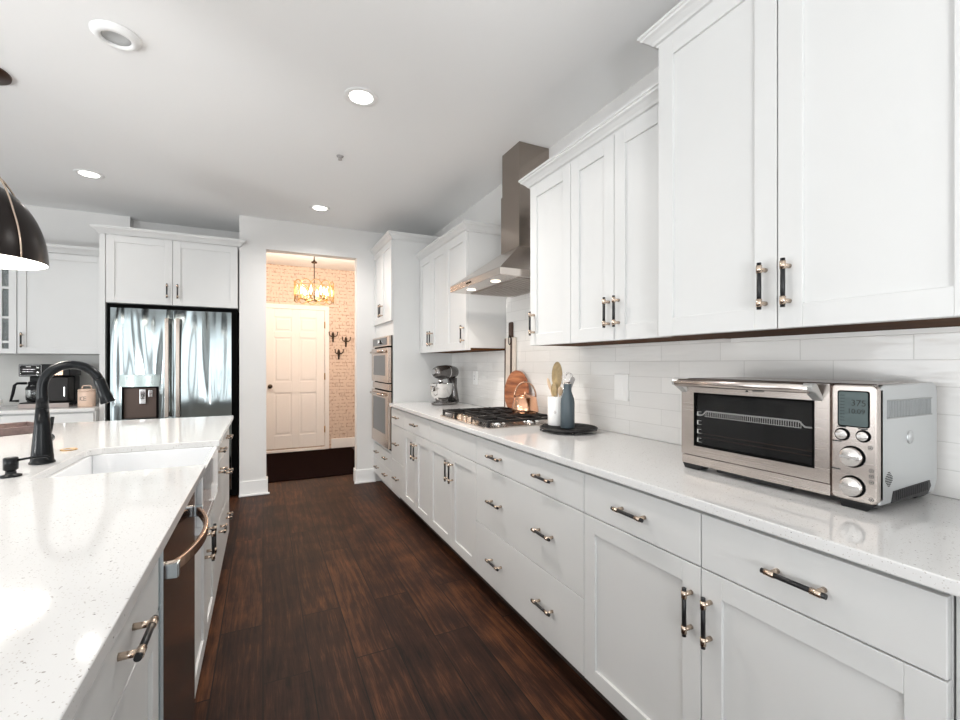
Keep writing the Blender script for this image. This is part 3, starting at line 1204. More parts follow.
# kettle on the rear right burner grate
kt = thing('kettle', (1.545, 2.505, CT + 0.0505), 'shiny copper kettle with arched handle on the cooktop grate', 'kettle', rotz=-0.55)
mb = MB()
prof = [(0, 0), (0.084, 0), (0.088, 0.008), (0.086, 0.03), (0.074, 0.098), (0.066, 0.106), (0.045, 0.108)]
mb.lathe((0, 0, 0), prof, 40, 0)
mb.build('body', 'copper', kt)
mb = MB()
mb.lathe((0, 0, 0.107), [(0.0448, 0.0), (0.044, 0.004), (0.010, 0.009), (0.006, 0.014), (0.009, 0.022), (0.006, 0.028), (0, 0.029)], 24, 0)
mb.build('lid', 'copper', kt)
mb = MB()
pts = [(0.070 * math.cos(a), 0, 0.100 + 0.098 * math.sin(a)) for a in [PI * i / 18 for i in range(19)]]
mb.tube(pts, 0.0055, 0, 10)
mb.build('handle', 'bronze', kt)
mb = MB()
mb.tube([(0, 0.070, 0.045), (0, 0.100, 0.062), (0, 0.118, 0.088), (0, 0.130, 0.112)], 0.01, 0, 12, radii=[0.020, 0.016, 0.012, 0.010])
mb.build('spout', 'copper', kt)

# ================================================================== BOARDS LEANING ON THE TILE
bd = thing('cutting_board', (1.684, 2.948, CT + 0.001), 'tall narrow cream cutting board with walnut edge stripes and dark handle', 'cutting board', rot=(0, math.radians(0.6), 0))
mb = MB()
mb.box(-0.007, 0.007, -0.078, 0.080, 0, 0.565, 0)
mb.build('board', 'marble', bd, bevel=0.003)
for (a, b_) in ((0.062, 0.079), (-0.035, -0.008)):
    mb = MB()
    mb.box(-0.0083, -0.0068, a, b_, 0.004, 0.561)
    mb.build('stripe', 'walnut', bd)
mb = MB()
mb.prism([(-0.032, 0.562), (0.026, 0.562), (0.024, 0.60), (0.026, 0.672), (0.018, 0.682), (-0.022, 0.682), (-0.030, 0.672), (-0.028, 0.60)], -0.0065, 0.0065, 'YZ')
mb.build('handle', 'walnut', bd, bevel=0.003)
mb = MB()
mb.tube([(-0.013, -0.006 + 0.017 * math.cos(t), 0.545 + 0.034 * math.sin(t)) for t in [2 * PI * i / 20 for i in range(20)]], 0.0028, 0, 8, closed=True)
mb.build('hanging_loop', 'darkgap', bd)

rb = thing('round_board', (1.648, 2.808, CT + 0.0005), 'round striped reddish wood serving board leaning behind the kettle', 'cutting board', rot=(0, math.radians(3.2), 0))
mb = MB()
R_ = 0.160
mb.cyl((-0.009, 0, R_), (0.009, 0, R_), R_, 0, 48)
mb.build('board', 'acacia', rb, bevel=0.003)

# ================================================================== STAND MIXER
mx = thing('stand_mixer', (1.500, 3.800, CT + 0.001), 'dark silver stand mixer with polished steel bowl in the counter corner', 'mixer', rotz=math.radians(207))
# local: +X = front (bowl side)
mb = MB()
pts = []
for i in range(32):
    a = 2 * PI * i / 32
    pts.append((0.150 * math.cos(a) + 0.01, 0.102 * math.sin(a) * (1.0 if math.cos(a) > 0 else 0.85)))
mb.prism(pts, 0.0, 0.022, 'XY', smooth=True)
mb.lathe((0.06, 0, 0.022), [(0, 0), (0.075, 0), (0.07, 0.008), (0, 0.010)], 28, 0)
mxm = plain('pewter_enamel', (0.16, 0.15, 0.145), 0.22, metal=0.7, coat=0.4)
mb.build('base', mxm, mx, bevel=0.006)
mb = MB()
mb.tube([(-0.100, 0, 0.015), (-0.100, 0, 0.08), (-0.092, 0, 0.16), (-0.085, 0, 0.235)], 0.05, 0, 20, radii=[0.062, 0.050, 0.042, 0.050], flat=(1.0, 0.85))
mb.build('column', mxm, mx)
mb = MB()
mb.lathe((0.0, 0, 0.290), [(0, -0.150), (0.030, -0.145), (0.055, -0.115), (0.066, -0.05), (0.068, 0.03), (0.062, 0.100), (0.050, 0.135), (0.030, 0.150), (0, 0.153)], 28, 0, 'X', sx=1.0, sy=0.95)
hd = mb.build('motor_head', mxm, mx)
mb = MB()
mb.lathe((0.0, 0, 0.290), [(0.0690, -0.004), (0.0695, -0.003), (0.0695, 0.006), (0.0690, 0.007)], 28, 0, 'X', sy=0.95)
mb.cyl((0.150, 0, 0.295), (0.166, 0, 0.295), 0.022, 0, 20)
mb.build('chrome_band', 'chrome', hd)
mb = MB()
mb.cyl((0.075, 0, 0.190), (0.075, 0, 0.235), 0.024, 0, 20)
mb.cyl((0.075, 0, 0.060), (0.075, 0, 0.190), 0.007, 0, 10)
mb.build('beater_shaft', 'chrome', mx)
mb = MB()
mb.lathe((0.065, 0, 0.032), [(0, 0), (0.050, 0), (0.052, 0.010), (0.075, 0.030), (0.096, 0.070), (0.104, 0.115), (0.106, 0.152), (0.110, 0.156), (0.110, 0.159), (0.103, 0.158), (0.101, 0.115), (0.092, 0.070), (0.072, 0.034), (0.045, 0.014), (0, 0.012)], 40, 0)
bw = mb.build('bowl', 'chrome', mx)
mb = MB()
mb.tube([(0.065 + 0.100, 0.03, 0.170), (0.215, 0.036, 0.160), (0.222, 0.036, 0.125), (0.205, 0.034, 0.095), (0.065 + 0.094, 0.03, 0.092)], 0.006, 0, 10)
mb.build('bowl_handle', 'chrome', bw)

# ================================================================== TRIVET WITH CROCK AND BOTTLE
tr = thing('trivet_tray', (1.500, 1.985, CT + 0.0005), 'round black metal footed trivet beside the cooktop', 'tray')
mb = MB()
R_ = 0.150
mb.cyl((0, 0, 0.018), (0, 0, 0.024), R_ - 0.004, 0, 48)
mb.tube([(R_ * math.cos(t), R_ * math.sin(t), 0.021) for t in [2 * PI * i / 48 for i in range(48)]], 0.006, 0, 8, closed=True)
for k in range(-5, 6):
    y = k * 0.026
    L = math.sqrt(max(0, R_ ** 2 - y ** 2))
    mb.box(-L, L, y - 0.002, y + 0.002, 0.0235, 0.0262)
mb.build('plate', 'iron', tr)
for k in range(4):
    a = PI / 4 + k * PI / 2 + 0.3
    mb = MB()
    mb.tube([((R_ - 0.006) * math.cos(a), (R_ - 0.006) * math.sin(a), 0.018), ((R_ + 0.002) * math.cos(a), (R_ + 0.002) * math.sin(a), 0.004)], 0.005, 0, 8)
    mb.build('foot', 'iron', tr)
TZ = CT + 0.0272
cr_ = thing('utensil_crock', (1.478, 2.062, TZ), 'white ceramic crock of cooking utensils on the black trivet', 'crock')
mb = MB()
mb.lathe((0, 0, 0), [(0, 0), (0.048, 0), (0.050, 0.004), (0.050, 0.158), (0.047, 0.160), (0.045, 0.157), (0.045, 0.012), (0, 0.010)], 36, 0)
mb.build('jar', 'ceramic', cr_)
mb = MB()
for k, w in enumerate((0.010, 0.014, 0.008)):
    mb.box(-0.0503, -0.0498, -0.008 - w / 2, -0.008 + w / 2, 0.080 - k * 0.006, 0.082 - k * 0.006)
mb.build('printed_mark', 'peachdark', cr_, rot=(0, 0, 0.6))


def utensil(name, base, top, label, mat, head, w, L, t=0.004, group='utensils standing in the white crock'):
    """a handle from base to top with a flat oval head beyond top"""
    b_, tp = Vector(base), Vector(top)
    d = (tp - b_).normalized()
    root = thing(name, base, label, 'utensil', group=group)
    mb = MB()
    mb.tube([(0, 0, 0), (tp - b_) * 0.5, (tp - b_)], 0.0045, 0, 8)
    mb.build('handle', mat, root)
    # head: oval in the plane facing the room
    side = Vector((0.35, -0.93, 0)).normalized()
    side = (side - d * side.dot(d)).normalized()
    nrm = d.cross(side).normalized()
    mb = MB()
    n = 20
    fr, bk = [], []
    for i in range(n):
        a = 2 * PI * i / n
        rx = w / 2 * math.sin(a)
        ly = L / 2 - L / 2 * math.cos(a)
        if head == 'spatula' and ly > L * 0.3:
            rx = w / 2 * math.copysign(min(1, abs(math.sin(a)) * 1.7), math.sin(a))
        p = (tp - b_) + d * (ly - 0.006) + side * rx
        cup = (0.008 * (1 - (2 * rx / w) ** 2)) if head == 'spoon' else 0
        fr.append(mb.bm.verts.new(p + nrm * (t / 2 - cup * 0)))
        bk.append(mb.bm.verts.new(p - nrm * (t / 2)))
    cf = mb.bm.verts.new((tp - b_) + d * L / 2 + nrm * (t / 2 - (0.006 if head == 'spoon' else 0)))
    cb = mb.bm.verts.new((tp - b_) + d * L / 2 - nrm * (t / 2 + (0.006 if head == 'spoon' else 0)))
    for i in range(n):
        j = (i + 1) % n
        mb.bm.faces.new((fr[i], fr[j], cf))
        mb.bm.faces.new((bk[j], bk[i], cb))
        mb.bm.faces.new((fr[j], fr[i], bk[i], bk[j]))
    mb.build('head', mat, root, bevel=0.0008)
    return root


bx_, by_ = 1.478, 2.062
utensil('wooden_spatula', (bx_ - 0.008, by_ - 0.012, TZ + 0.014), (bx_ + 0.006, by_ + 0.006, TZ + 0.205), 'widest olive wood spatula, tallest in the white crock', 'woodspoon', 'spoon', 0.070, 0.155)
utensil('wooden_spoon', (bx_ - 0.022, by_ - 0.018, TZ + 0.014), (bx_ - 0.026, by_ - 0.012, TZ + 0.165), 'dark olive wood spoon in front of the wide spatula in the crock', 'woodspoon', 'spoon', 0.036, 0.075)
utensil('wooden_spoon', (bx_ + 0.004, by_ - 0.022, TZ + 0.014), (bx_ - 0.010, by_ + 0.044, TZ + 0.195), 'slim pale wooden spoon leaning leftmost out of the crock', 'palewood', 'spoon', 0.020, 0.075)
utensil('wooden_spoon', (bx_ + 0.024, by_ + 0.012, TZ + 0.014), (bx_ - 0.002, by_ - 0.034, TZ + 0.170), 'pale wooden spoon next to the bottle in the crock', 'palewood', 'spoon', 0.030, 0.055)
utensil('silicone_spatula', (bx_ + 0.016, by_ + 0.034, TZ + 0.014), (bx_ + 0.030, by_ - 0.068, TZ + 0.200), 'grey spatula leaning right out of the crock behind the bottle', 'greyplastic', 'spatula', 0.026, 0.085)
wk = thing('whisk', (bx_ - 0.012, by_ + 0.034, TZ + 0.014), 'wire balloon whisk leaning out of the crock above the blue-grey bottle', 'utensil', group='utensils standing in the white crock', rot=(math.radians(25), math.radians(6), 0))
mb = MB()
mb.tube([(0, 0, 0), (0, 0, 0.232)], 0.005, 0, 8)
mb.build('handle', 'chrome', wk)
for k in range(3):
    a = k * PI / 3 + 0.2
    mb = MB()
    pts = []
    for i in range(25):
        t = 2 * PI * i / 24 - PI / 2
        r = 0.034 * math.cos(t)
        pts.append((r * math.cos(a), r * math.sin(a), 0.268 + 0.040 * math.sin(t)))
    mb.tube(pts, 0.0012, 0, 6)
    mb.build('wire_loop', 'chrome', wk)

bt = thing('bottle', (1.462, 1.942, TZ), 'tall blue-grey enamel bottle with narrow neck on the black trivet', 'bottle')
mb = MB()
mb.lathe((0, 0, 0), [(0, 0), (0.034, 0), (0.037, 0.005), (0.0375, 0.13), (0.035, 0.155), (0.026, 0.180), (0.021, 0.195), (0.0205, 0.228), (0.022, 0.232), (0, 0.233)], 36, 0)
mb.build('body', 'bluegrey', bt)
mb = MB()
mb.lathe((0, 0, 0.2325), [(0, 0), (0.019, 0), (0.020, 0.003), (0.018, 0.010), (0, 0.012)], 24, 0)
mb.build('cap', 'steel', bt)

# ================================================================== WALL PLATES
def wall_plate(y0, y1, z0, z1, name, label, rows, group=None):
    off = (XW - 0.010, (y0 + y1) / 2, (z0 + z1) / 2)
    root = thing(name, off, label, 'switch' if 'switch' in name else 'outlet')
    mb = MB()
    mb.box(XW - 0.020, XW - 0.0102, y0, y1, z0, z1)
    mb.build('plate', 'plate', root, off, bevel=0.002)
    h = (z1 - z0)
    mb = MB()
    ym_ = (y0 + y1) / 2
    mb.box(XW - 0.0225, XW - 0.020, ym_ - 0.017, ym_ + 0.017, z0 + h * 0.22, z1 - h * 0.22)
    mb.build('rocker' if 'switch' in name else 'receptacle', 'plate', root, off, bevel=0.001)
    if rows:
        mb = MB()
        for zz in (z0 + h * 0.36, z0 + h * 0.60):
            mb.box(XW - 0.0230, XW - 0.0223, ym_ - 0.008, ym_ - 0.005, zz, zz + 0.010)
            mb.box(XW - 0.0230, XW - 0.0223, ym_ + 0.005, ym_ + 0.008, zz, zz + 0.010)
        mb.build('slots', 'darkgap', root, off)


wall_plate(1.740, 1.838, 1.090, 1.228, 'light_switch', 'white wall switch plate on the tile left of the toaster oven', False)
wall_plate(3.55, 3.63, 1.098, 1.214, 'wall_outlet', 'white outlet plate on the tile between mixer and cooktop', True)

# ================================================================== TOASTER OVEN
TX0, TX1, TY0, TY1, TB, TT = 1.345, 1.668, 0.556, 1.120, CT + 0.020, CT + 0.318
off = (TX0, TY0, CT)
to = thing('toaster_oven', off, 'large stainless countertop toaster oven with dark window and dials', 'toaster oven')
YP = 0.655   # the joint between door and control panel
mb = MB()    # shell: sides, top, back with rounded upper corners
outer = [(TX0 + 0.012, TB), (TX0 + 0.012, TT - 0.006), (TX0 + 0.030, TT), (TX1 - 0.022, TT), (TX1 - 0.006, TT - 0.007), (TX1, TT - 0.022), (TX1, TB + 0.030), (TX1 - 0.022, TB)]
poly = [(x, z) for x, z in outer]
mb.prism(poly, TY0, TY0 + 0.012, 'XZ')
poly2 = [(x, z) for x, z in [(TX0 + 0.012, TB), (TX0 + 0.012, TT - 0.006), (TX0 + 0.030, TT), (TX1 - 0.022, TT), (TX1 - 0.006, TT - 0.007), (TX1, TT - 0.022), (TX1, TB + 0.012)]]
mb.prism(poly2, TY0 + 0.012, TY1, 'XZ', mat=1)
mb.build('shell', ['toasterside', plain('dark_steel_top', (0.30, 0.24, 0.22), 0.25, metal=1.0)], to, off, bevel=0.004)
# front bezel around the door
Ft = Face('x-', TX0 + 0.012)
mb = MB()
Ft.box(mb, YP + 0.002, TY1, 0.0, 0.012, TB, TB + 0.030)
mb.build('lower_trim', 'toaster', to, off, bevel=0.002)
mb = MB()
wy0, wy1, wz0, wz1 = YP + 0.038, TY1 - 0.050, TB + 0.066, TT - 0.048
Ft.box(mb, YP + 0.002, wy0, 0.0, 0.014, TB + 0.033, TT - 0.002)
Ft.box(mb, wy1, TY1, 0.0, 0.014, TB + 0.033, TT - 0.002)
Ft.box(mb, wy0, wy1, 0.0, 0.014, TB + 0.033, wz0)
Ft.box(mb, wy0, wy1, 0.0, 0.014, wz1, TT - 0.002)
td = mb.build('oven_door', 'toaster', to, off)
mb = MB()
Ft.box(mb, wy0 - 0.0, wy1 + 0.0, 0.0, 0.0035, wz0, wz1)
mb.build('cavity_back', 'ovendark', td, off)
mb = MB()
Ft.box(mb, wy0, wy0 + 0.006, 0.0036, 0.0145, wz0, wz1)
Ft.box(mb, wy1 - 0.006, wy1, 0.0036, 0.0145, wz0, wz1)
Ft.box(mb, wy0 + 0.006, wy1 - 0.006, 0.0036, 0.0145, wz0, wz0 + 0.006)
Ft.box(mb, wy0 + 0.006, wy1 - 0.006, 0.0036, 0.0145, wz1 - 0.006, wz1)
mb.build('window_gasket', 'darkgap', td, off)
# rack behind the glass
mb = MB()
rz = (wz0 + wz1) / 2 + 0.022
a0_, a1_ = wy0 + 0.008, wy1 - 0.008
mb.tube([Ft.pt(a1_, 0.0065, rz - 0.006), Ft.pt(a1_ - 0.02, 0.0065, rz - 0.006), Ft.pt(a1_ - 0.035, 0.0065, rz + 0.008), Ft.pt(a0_ + 0.035, 0.0065, rz + 0.008), Ft.pt(a0_ + 0.02, 0.0065, rz - 0.006), Ft.pt(a0_, 0.0065, rz - 0.006)], 0.0024, 0, 8)
n = 46
for k in range(n):
    y = a0_ + 0.03 + (a1_ - a0_ - 0.06) * k / (n - 1)
    mb.cyl(Ft.pt(y, 0.0060, rz - 0.010), Ft.pt(y, 0.0060, rz + 0.008), 0.0011, 0, 5)
mb.tube([Ft.pt(a1_ - 0.03, 0.0060, rz - 0.010), Ft.pt(a0_ + 0.03, 0.0060, rz - 0.010)], 0.0012, 0, 6)
mb.build('wire_rack', plain('bright_rack_wire', (0.75, 0.74, 0.72), 0.45, metal=0.3), td, off)
mb = MB()
for z_ in (wz0 + 0.045, wz0 + 0.032):
    mb.tube([Ft.pt(a1_, 0.0055, z_), Ft.pt(a0_, 0.0055, z_ - 0.002)], 0.0016, 0, 6)
mb.build('heating_element', plain('dull_element', (0.10, 0.07, 0.06), 0.4, metal=0.8), td, off)
mb = MB()
Ft.box(mb, wy0 + 0.006, wy1 - 0.006, 0.0095, 0.0115, wz0 + 0.006, wz1 - 0.006)
mb.build('window', plain('smoked_oven_glass', (0.01, 0.01, 0.01), 0.02, alpha=0.22, spec=0.5), td, off)
mb = MB()
for k in range(4):
    zc = wz0 + 0.022 + k * 0.030
    Ft.box(mb, wy1 - 0.016, wy1 - 0.012, 0.0116, 0.0119, zc - 0.007, zc + 0.007)
    Ft.box(mb, wy1 - 0.028, wy1 - 0.016, 0.0116, 0.0119, zc + 0.006, zc + 0.007)
    Ft.box(mb, wy1 - 0.028, wy1 - 0.016, 0.0116, 0.0119, zc - 0.007, zc - 0.006)
mb.build('shelf_marks', plain('white_print', (0.5, 0.5, 0.48), 0.5), td, off)
mb = MB()
yc = (wy0 + wy1) / 2
Ft.box(mb, yc - 0.002, yc + 0.001, 0.0141, 0.0144, TT - 0.036, TT - 0.022)
Ft.box(mb, yc - 0.005, yc + 0.004, 0.0141, 0.0144, TT - 0.036, TT - 0.033)
for k in range(6):
    Ft.box(mb, yc - 0.022 - k * 0.006, yc - 0.018 - k * 0.006, 0.0141, 0.0144, TT - 0.034, TT - 0.028)
mb.build('printed_mark', 'ink', td, off)
# door handle
mb = MB()
hzz = TT - 0.014
hX = 0.052
mb.tube([Ft.pt(YP + 0.030, hX, hzz), Ft.pt((YP + TY1) / 2, hX, hzz), Ft.pt(TY1 - 0.010, hX, hzz)], 0.0135, 0, 20)
h_ = mb.build('handle', 'toaster', td, off)
for (ya, yb) in ((YP + 0.018, YP + 0.044), (TY1 - 0.024, TY1 + 0.002)):
    mb = MB()
    mb.prism([(Ft.pos - hX - 0.013, hzz + 0.006), (Ft.pos - hX - 0.006, hzz + 0.014), (Ft.pos - hX + 0.012, hzz + 0.013), (Ft.pos - 0.012, hzz - 0.022), (Ft.pos - 0.012, hzz - 0.036), (Ft.pos - hX + 0.004, hzz - 0.012), (Ft.pos - hX - 0.010, hzz - 0.008)], ya, yb, 'XZ')
    mb.build('handle_bracket', plain('grey_bracket', (0.42, 0.42, 0.41), 0.35, metal=0.6), td, off, bevel=0.003)
# control panel
mb = MB()
mb.prism(rrect(YP - 0.002 - TY0, TT - TB - 0.004, 0.012, 5, (YP - 0.002 + TY0) / 2, (TT + TB) / 2), TX0 - 0.002, TX0 + 0.030, 'YZ')
pn = mb.build('control_panel', 'toaster', to, off, bevel=0.004)
yc = (YP + TY0) / 2 - 0.001
FP = Face('x-', TX0 - 0.002)
mb = MB()
mb.prism(rrect(0.068, 0.092, 0.006, 4, yc, TT - 0.063), TX0 - 0.0036, TX0 - 0.0015, 'YZ')
mb.build('display_bezel', 'darkgap', pn, off)
mb = MB()
mb.prism(rrect(0.062, 0.086, 0.004, 4, yc, TT - 0.063), TX0 - 0.0042, TX0 - 0.0030, 'YZ')
dp = mb.build('display', 'lcd', pn, off)
TR = (PI / 2, 0, -PI / 2)
rel = lambda x, y, z: (x - off[0], y - off[1], z - off[2])
text_mesh('display_digits', '375', 0.022, 'ink', pn, rel(TX0 - 0.0045, yc - 0.012, TT - 0.048), TR)
text_mesh('display_digits', '10:09', 0.017, 'ink', pn, rel(TX0 - 0.0045, yc - 0.007, TT - 0.069), TR)
mb = MB()
for k in range(9):
    mb.box(TX0 - 0.0046, TX0 - 0.0041, yc + 0.018, yc + 0.028, TT - 0.030 - k * 0.008, TT - 0.0285 - k * 0.008)
mb.build('display_marks', 'ink', pn, off)


def dial(y, z, r, h, marked=True, name='dial'):
    mb = MB()
    mb.cyl((TX0 - 0.0018, y, z), (TX0 - 0.0040, y, z), r + 0.004, 1, 32)
    mb.lathe((TX0 - 0.0040, y, z), [(r, 0), (r, -h * 0.8), (r * 0.93, -h), (0, -h)], 32, 0, 'X')
    if marked:
        mb.box(TX0 - 0.0040 - h - 0.0012, TX0 - 0.0040 - h + 0.0005, y - r * 0.9, y + r * 0.9, z - 0.0035, z + 0.0035, 0)
    mb.build(name, [plain('spun_dial_metal', (0.72, 0.70, 0.68), 0.25, metal=1.0), 'darkgap'], pn, off)


dial(yc + 0.024, TT - 0.130, 0.0125, 0.006, True, 'button')
dial(yc - 0.021, TT - 0.129, 0.0115, 0.006, True, 'button')
dial(yc + 0.002, TT - 0.184, 0.0235, 0.014)
dial(yc + 0.002, TB + 0.039, 0.0235, 0.014)
mb = MB()
for (yy, zz) in ((-0.035, -0.156), (-0.037, -0.212), (-0.037, -0.226), (-0.037, -0.240), (-0.037, -0.283)):
    mb.tube([(TX0 - 0.0024, yc + yy + 0.0045 * math.cos(t), TT + zz + 0.0045 * math.sin(t)) for t in [2 * PI * i / 14 for i in range(14)]], 0.0006, 0, 5, closed=True)
    mb.cyl((TX0 - 0.0026, yc + yy, TT + zz), (TX0 - 0.0018, yc + yy, TT + zz), 0.0018, 0, 8)
for (yy, zz) in ((0.026, -0.112), (-0.020, -0.113), (0.036, -0.150), (0.038, -0.222)):
    FP.box(mb, yc + yy - 0.010, yc + yy + 0.010, 0.0, 0.0005, TT + zz, TT + zz + 0.003)
mb.build('panel_marks', 'ink', pn, off)
# side details
mb = MB()
sy = TY0
mb.box(TX0 + 0.046, TX1 - 0.040, sy - 0.003, sy - 0.0005, TT - 0.042, TT - 0.039)
mb.box(TX0 + 0.046, TX1 - 0.040, sy - 0.003, sy - 0.0005, TT - 0.086, TT - 0.083)
for k in range(30):
    x = TX0 + 0.048 + k * (TX1 - TX0 - 0.092) / 29
    mb.box(x, x + 0.0022, sy - 0.0012, sy - 0.0005, TT - 0.083, TT - 0.042)
mb.build('side_louvers', plain('shaded_louver_steel', (0.42, 0.43, 0.43), 0.5, metal=0.8), to, off)
mb = MB()
mb.lathe((TX0 + 0.165, sy - 0.0002, (TT + TB) / 2 + 0.01), [(0.018, 0), (0.016, -0.002), (0, -0.0035)], 24, 0, 'Y')
mb.build('side_boss', 'toasterside', to, off)
mb = MB()
for i in range(-4, 5):
    for j in range(-4, 5):
        if i * i + j * j <= 17:
            x, z = TX0 + 0.055 + i * 0.0042, TB + 0.062 + j * 0.0042
            mb.cyl((x, sy - 0.0006, z), (x, sy + 0.001, z), 0.0013, 0, 6)
mb.build('speaker_holes', 'darkgap', to, off)
mb = MB()
poly = [(TX0 + 0.066, TB + 0.001), (TX0 + 0.076, TB + 0.030), (TX1 - 0.050, TB + 0.036), (TX1 - 0.042, TB + 0.020), (TX1 - 0.060, TB + 0.001)]
mb.prism(poly, sy - 0.0012, sy + 0.004, 'XZ')
for k in range(16):
    x = TX0 + 0.088 + k * 0.0112
    z = TB + 0.006 + k * 0.0003
    mb.box(x, x + 0.004, sy - 0.0022, sy - 0.001, z, z + 0.023)
mb.build('vent_grille', 'black', to, off)
for (x, y) in ((TX0 + 0.020, TY0 + 0.030), (TX1 - 0.055, TY0 + 0.030), (TX0 + 0.020, TY1 - 0.055), (TX1 - 0.055, TY1 - 0.055)):
    mb = MB()
    xx0, xx1 = x - 0.018, x + 0.045
    mb.quadmesh([(xx0 + 0.006, y - 0.006, CT + 0.001), (xx1 - 0.010, y - 0.006, CT + 0.001), (xx1 - 0.010, y + 0.050, CT + 0.001), (xx0 + 0.006, y + 0.050, CT + 0.001),
                 (xx0, y - 0.026, TB + 0.001), (xx1, y - 0.026, TB + 0.001), (xx1, y + 0.055, TB + 0.001), (xx0, y + 0.055, TB + 0.001)],
                [(0, 1, 2, 3), (4, 5, 6, 7), (0, 1, 5, 4), (1, 2, 6, 5), (2, 3, 7, 6), (3, 0, 4, 7)])
    mb.build('foot', 'black', to, off, bevel=0.002)
mb = MB()
mb.box(TX0 + 0.004, TX0 + 0.02, TY0 + 0.20, TY1 - 0.13, TB - 0.010, TB + 0.012)
mb.build('crumb_tray', 'black', to, off, bevel=0.003)

# ================================================================== ISLAND
IX = -0.190                      # front edge of the slab
SL, SY0, SY1 = -0.680, 1.915, 2.488
mb = MB()
rc = 0.06
corner = [(SL + rc - rc * math.cos(a), SY1 - rc + rc * math.sin(a)) for a in [PI / 2 * i / 6 for i in range(7)]]
poly = [(IX, 0.30), (IX, SY0), (SL + 0.02, SY0), (SL, SY0 + 0.02)] + corner + [(IX, SY1), (IX, 3.640), (-1.45, 3.640), (-1.45, 0.30)]
mb.prism(poly, CT - 0.028, CT)
tag(mb.build('island_countertop', 'quartz', bevel=0.0025), 'white speckled quartz island countertop cut out for the sink', 'countertop')
# farmhouse sink
off = (-0.45, 2.2, 0.66)
sk = thing('farmhouse_sink', off, 'white apron front sink set in the island', 'sink')
so = (-0.700, -0.197, SY0 - 0.018, SY1 + 0.014)
st_ = CT - 0.0285
mb = MB()
wl = 0.020
mb.box(so[0], so[1], so[2], so[3], 0.662, 0.690)
mb.box(so[0], so[0] + wl + 0.012, so[2], so[3], 0.690, st_)
mb.box(so[1] - wl, so[1], so[2], so[3], 0.690, st_)
mb.box(so[0] + wl + 0.012, so[1] - wl, so[2], so[2] + wl, 0.690, st_)
mb.box(so[0] + wl + 0.012, so[1] - wl, so[3] - wl, so[3], 0.690, st_)
mb.build('basin', 'sink', sk, off, bevel=0.004)
mb = MB()
mb.lathe((-0.45, 2.2, 0.690), [(0, 0.002), (0.038, 0.002), (0.044, 0.001), (0.045, 0.0005)], 24, 0)
mb.build('drain', 'chrome', sk, off)

def island_cab(y0, y1, label, fronts, ztop=CT - 0.0295):
    off = (XI - 0.3, (y0 + y1) / 2, 0)
    root = thing('island_cabinet', off, label, 'cabinet', group='white cabinets of the island')
    mb = MB()
    mb.box(-0.85, FI.pos, y0 + 0.0008, y1 - 0.0008, 0.10, ztop)
    mb.build('carcass', 'paint', root, off, bevel=0.001)
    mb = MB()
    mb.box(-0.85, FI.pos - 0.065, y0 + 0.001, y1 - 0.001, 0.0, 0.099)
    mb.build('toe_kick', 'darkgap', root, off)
    for (kind, a0, a1, z0, z1, pulls) in fronts:
        o = shaker(FI, a0, a1, z0, z1, root, off) if kind == 'door' else slabfront(FI, a0, a1, z0, z1, root, off)
        for (pa, pz, vert) in pulls:
            pull(FI, pa, pz, vert, o, off, 0.130, 0.020)
    return root


island_cab(0.31, 0.700, 'island cabinet at the near end, below the picture edge', [('drawer', 0.31, 0.700, ZS, Z1, []), ('door', 0.31, 0.700, Z0, ZS, [])])
island_cab(0.702, 1.245, 'white island cabinet with drawer over door, nearest, left of the dishwasher', [
    ('drawer', 0.702, 1.245, ZS, Z1, [(0.970, 0.800, False)]),
    ('door', 0.702, 1.245, Z0, ZS, [(1.245 - 0.45, ZS - 0.12, True)])])
island_cab(1.804, 2.548, 'white island cabinet with two doors below the farmhouse sink', [
    ('door', 1.804, 2.176, Z0, 0.640, [(2.176 - 0.035, 0.535, True)]),
    ('door', 2.176, 2.548, Z0, 0.640, [(2.176 + 0.035, 0.535, True)])], ztop=0.655)
island_cab(2.550, 3.080, 'white island cabinet with drawers just past the sink', [
    ('drawer', 2.550, 3.080, 0.745, Z1, [(2.815, 0.812, False)]),
    ('drawer', 2.550, 3.080, 0.425, 0.745, [(2.815, 0.700, False)]),
    ('drawer', 2.550, 3.080, Z0, 0.425, [(2.815, 0.380, False)])])
island_cab(3.082, 3.610, 'white island cabinet with drawers at the far end, near the fridge', [
    ('drawer', 3.082, 3.610, ZS, Z1, [(3.345, 0.805, False)]),
    ('drawer', 3.082, 3.610, ZM, ZS, [(3.345, 0.580, False)]),
    ('drawer', 3.082, 3.610, Z0, ZM, [(3.345, 0.290, False)])])
# back panel of the island under the seating overhang
mb = MB()
mb.box(-0.875, -0.852, 0.31, 3.610, 0, CT - 0.0295)
tag(mb.build('seating_side_board', 'paint'), 'white back panel of the island under the overhang', 'panel')

# dishwasher
dy0, dy1 = 1.250, 1.800
off = (XI, (dy0 + dy1) / 2, 0)
dw = thing('dishwasher', off, 'stainless dishwasher with bowed towel bar handle in the island', 'dishwasher')
mb = MB()
mb.box(-0.80, XI - 0.022, dy0 + 0.002, dy1 - 0.002, 0.02, CT - 0.031)
mb.box(-0.80, XI - 0.08, dy0 + 0.002, dy1 - 0.002, 0.0, 0.02)
mb.build('tub', 'darkgap', dw, off)
mb = MB()
mb.box(XI - 0.020, XI + 0.006, dy0 + 0.004, dy1 - 0.004, 0.110, 0.862)
ddoor = mb.build('door', 'dwsteel', dw, off, bevel=0.003)
mb = MB()
mb.box(XI - 0.018, XI + 0.0075, dy0 + 0.0005, dy0 + 0.0038, 0.110, 0.862)
mb.build('door_edge', 'capblue', ddoor, off)
mb = MB()
mb.box(XI - 0.020, XI + 0.000, dy0 + 0.004, dy1 - 0.004, 0.864, 0.880)
mb.build('control_strip', 'ovenglass', dw, off)
mb = MB()
hz_ = 0.790
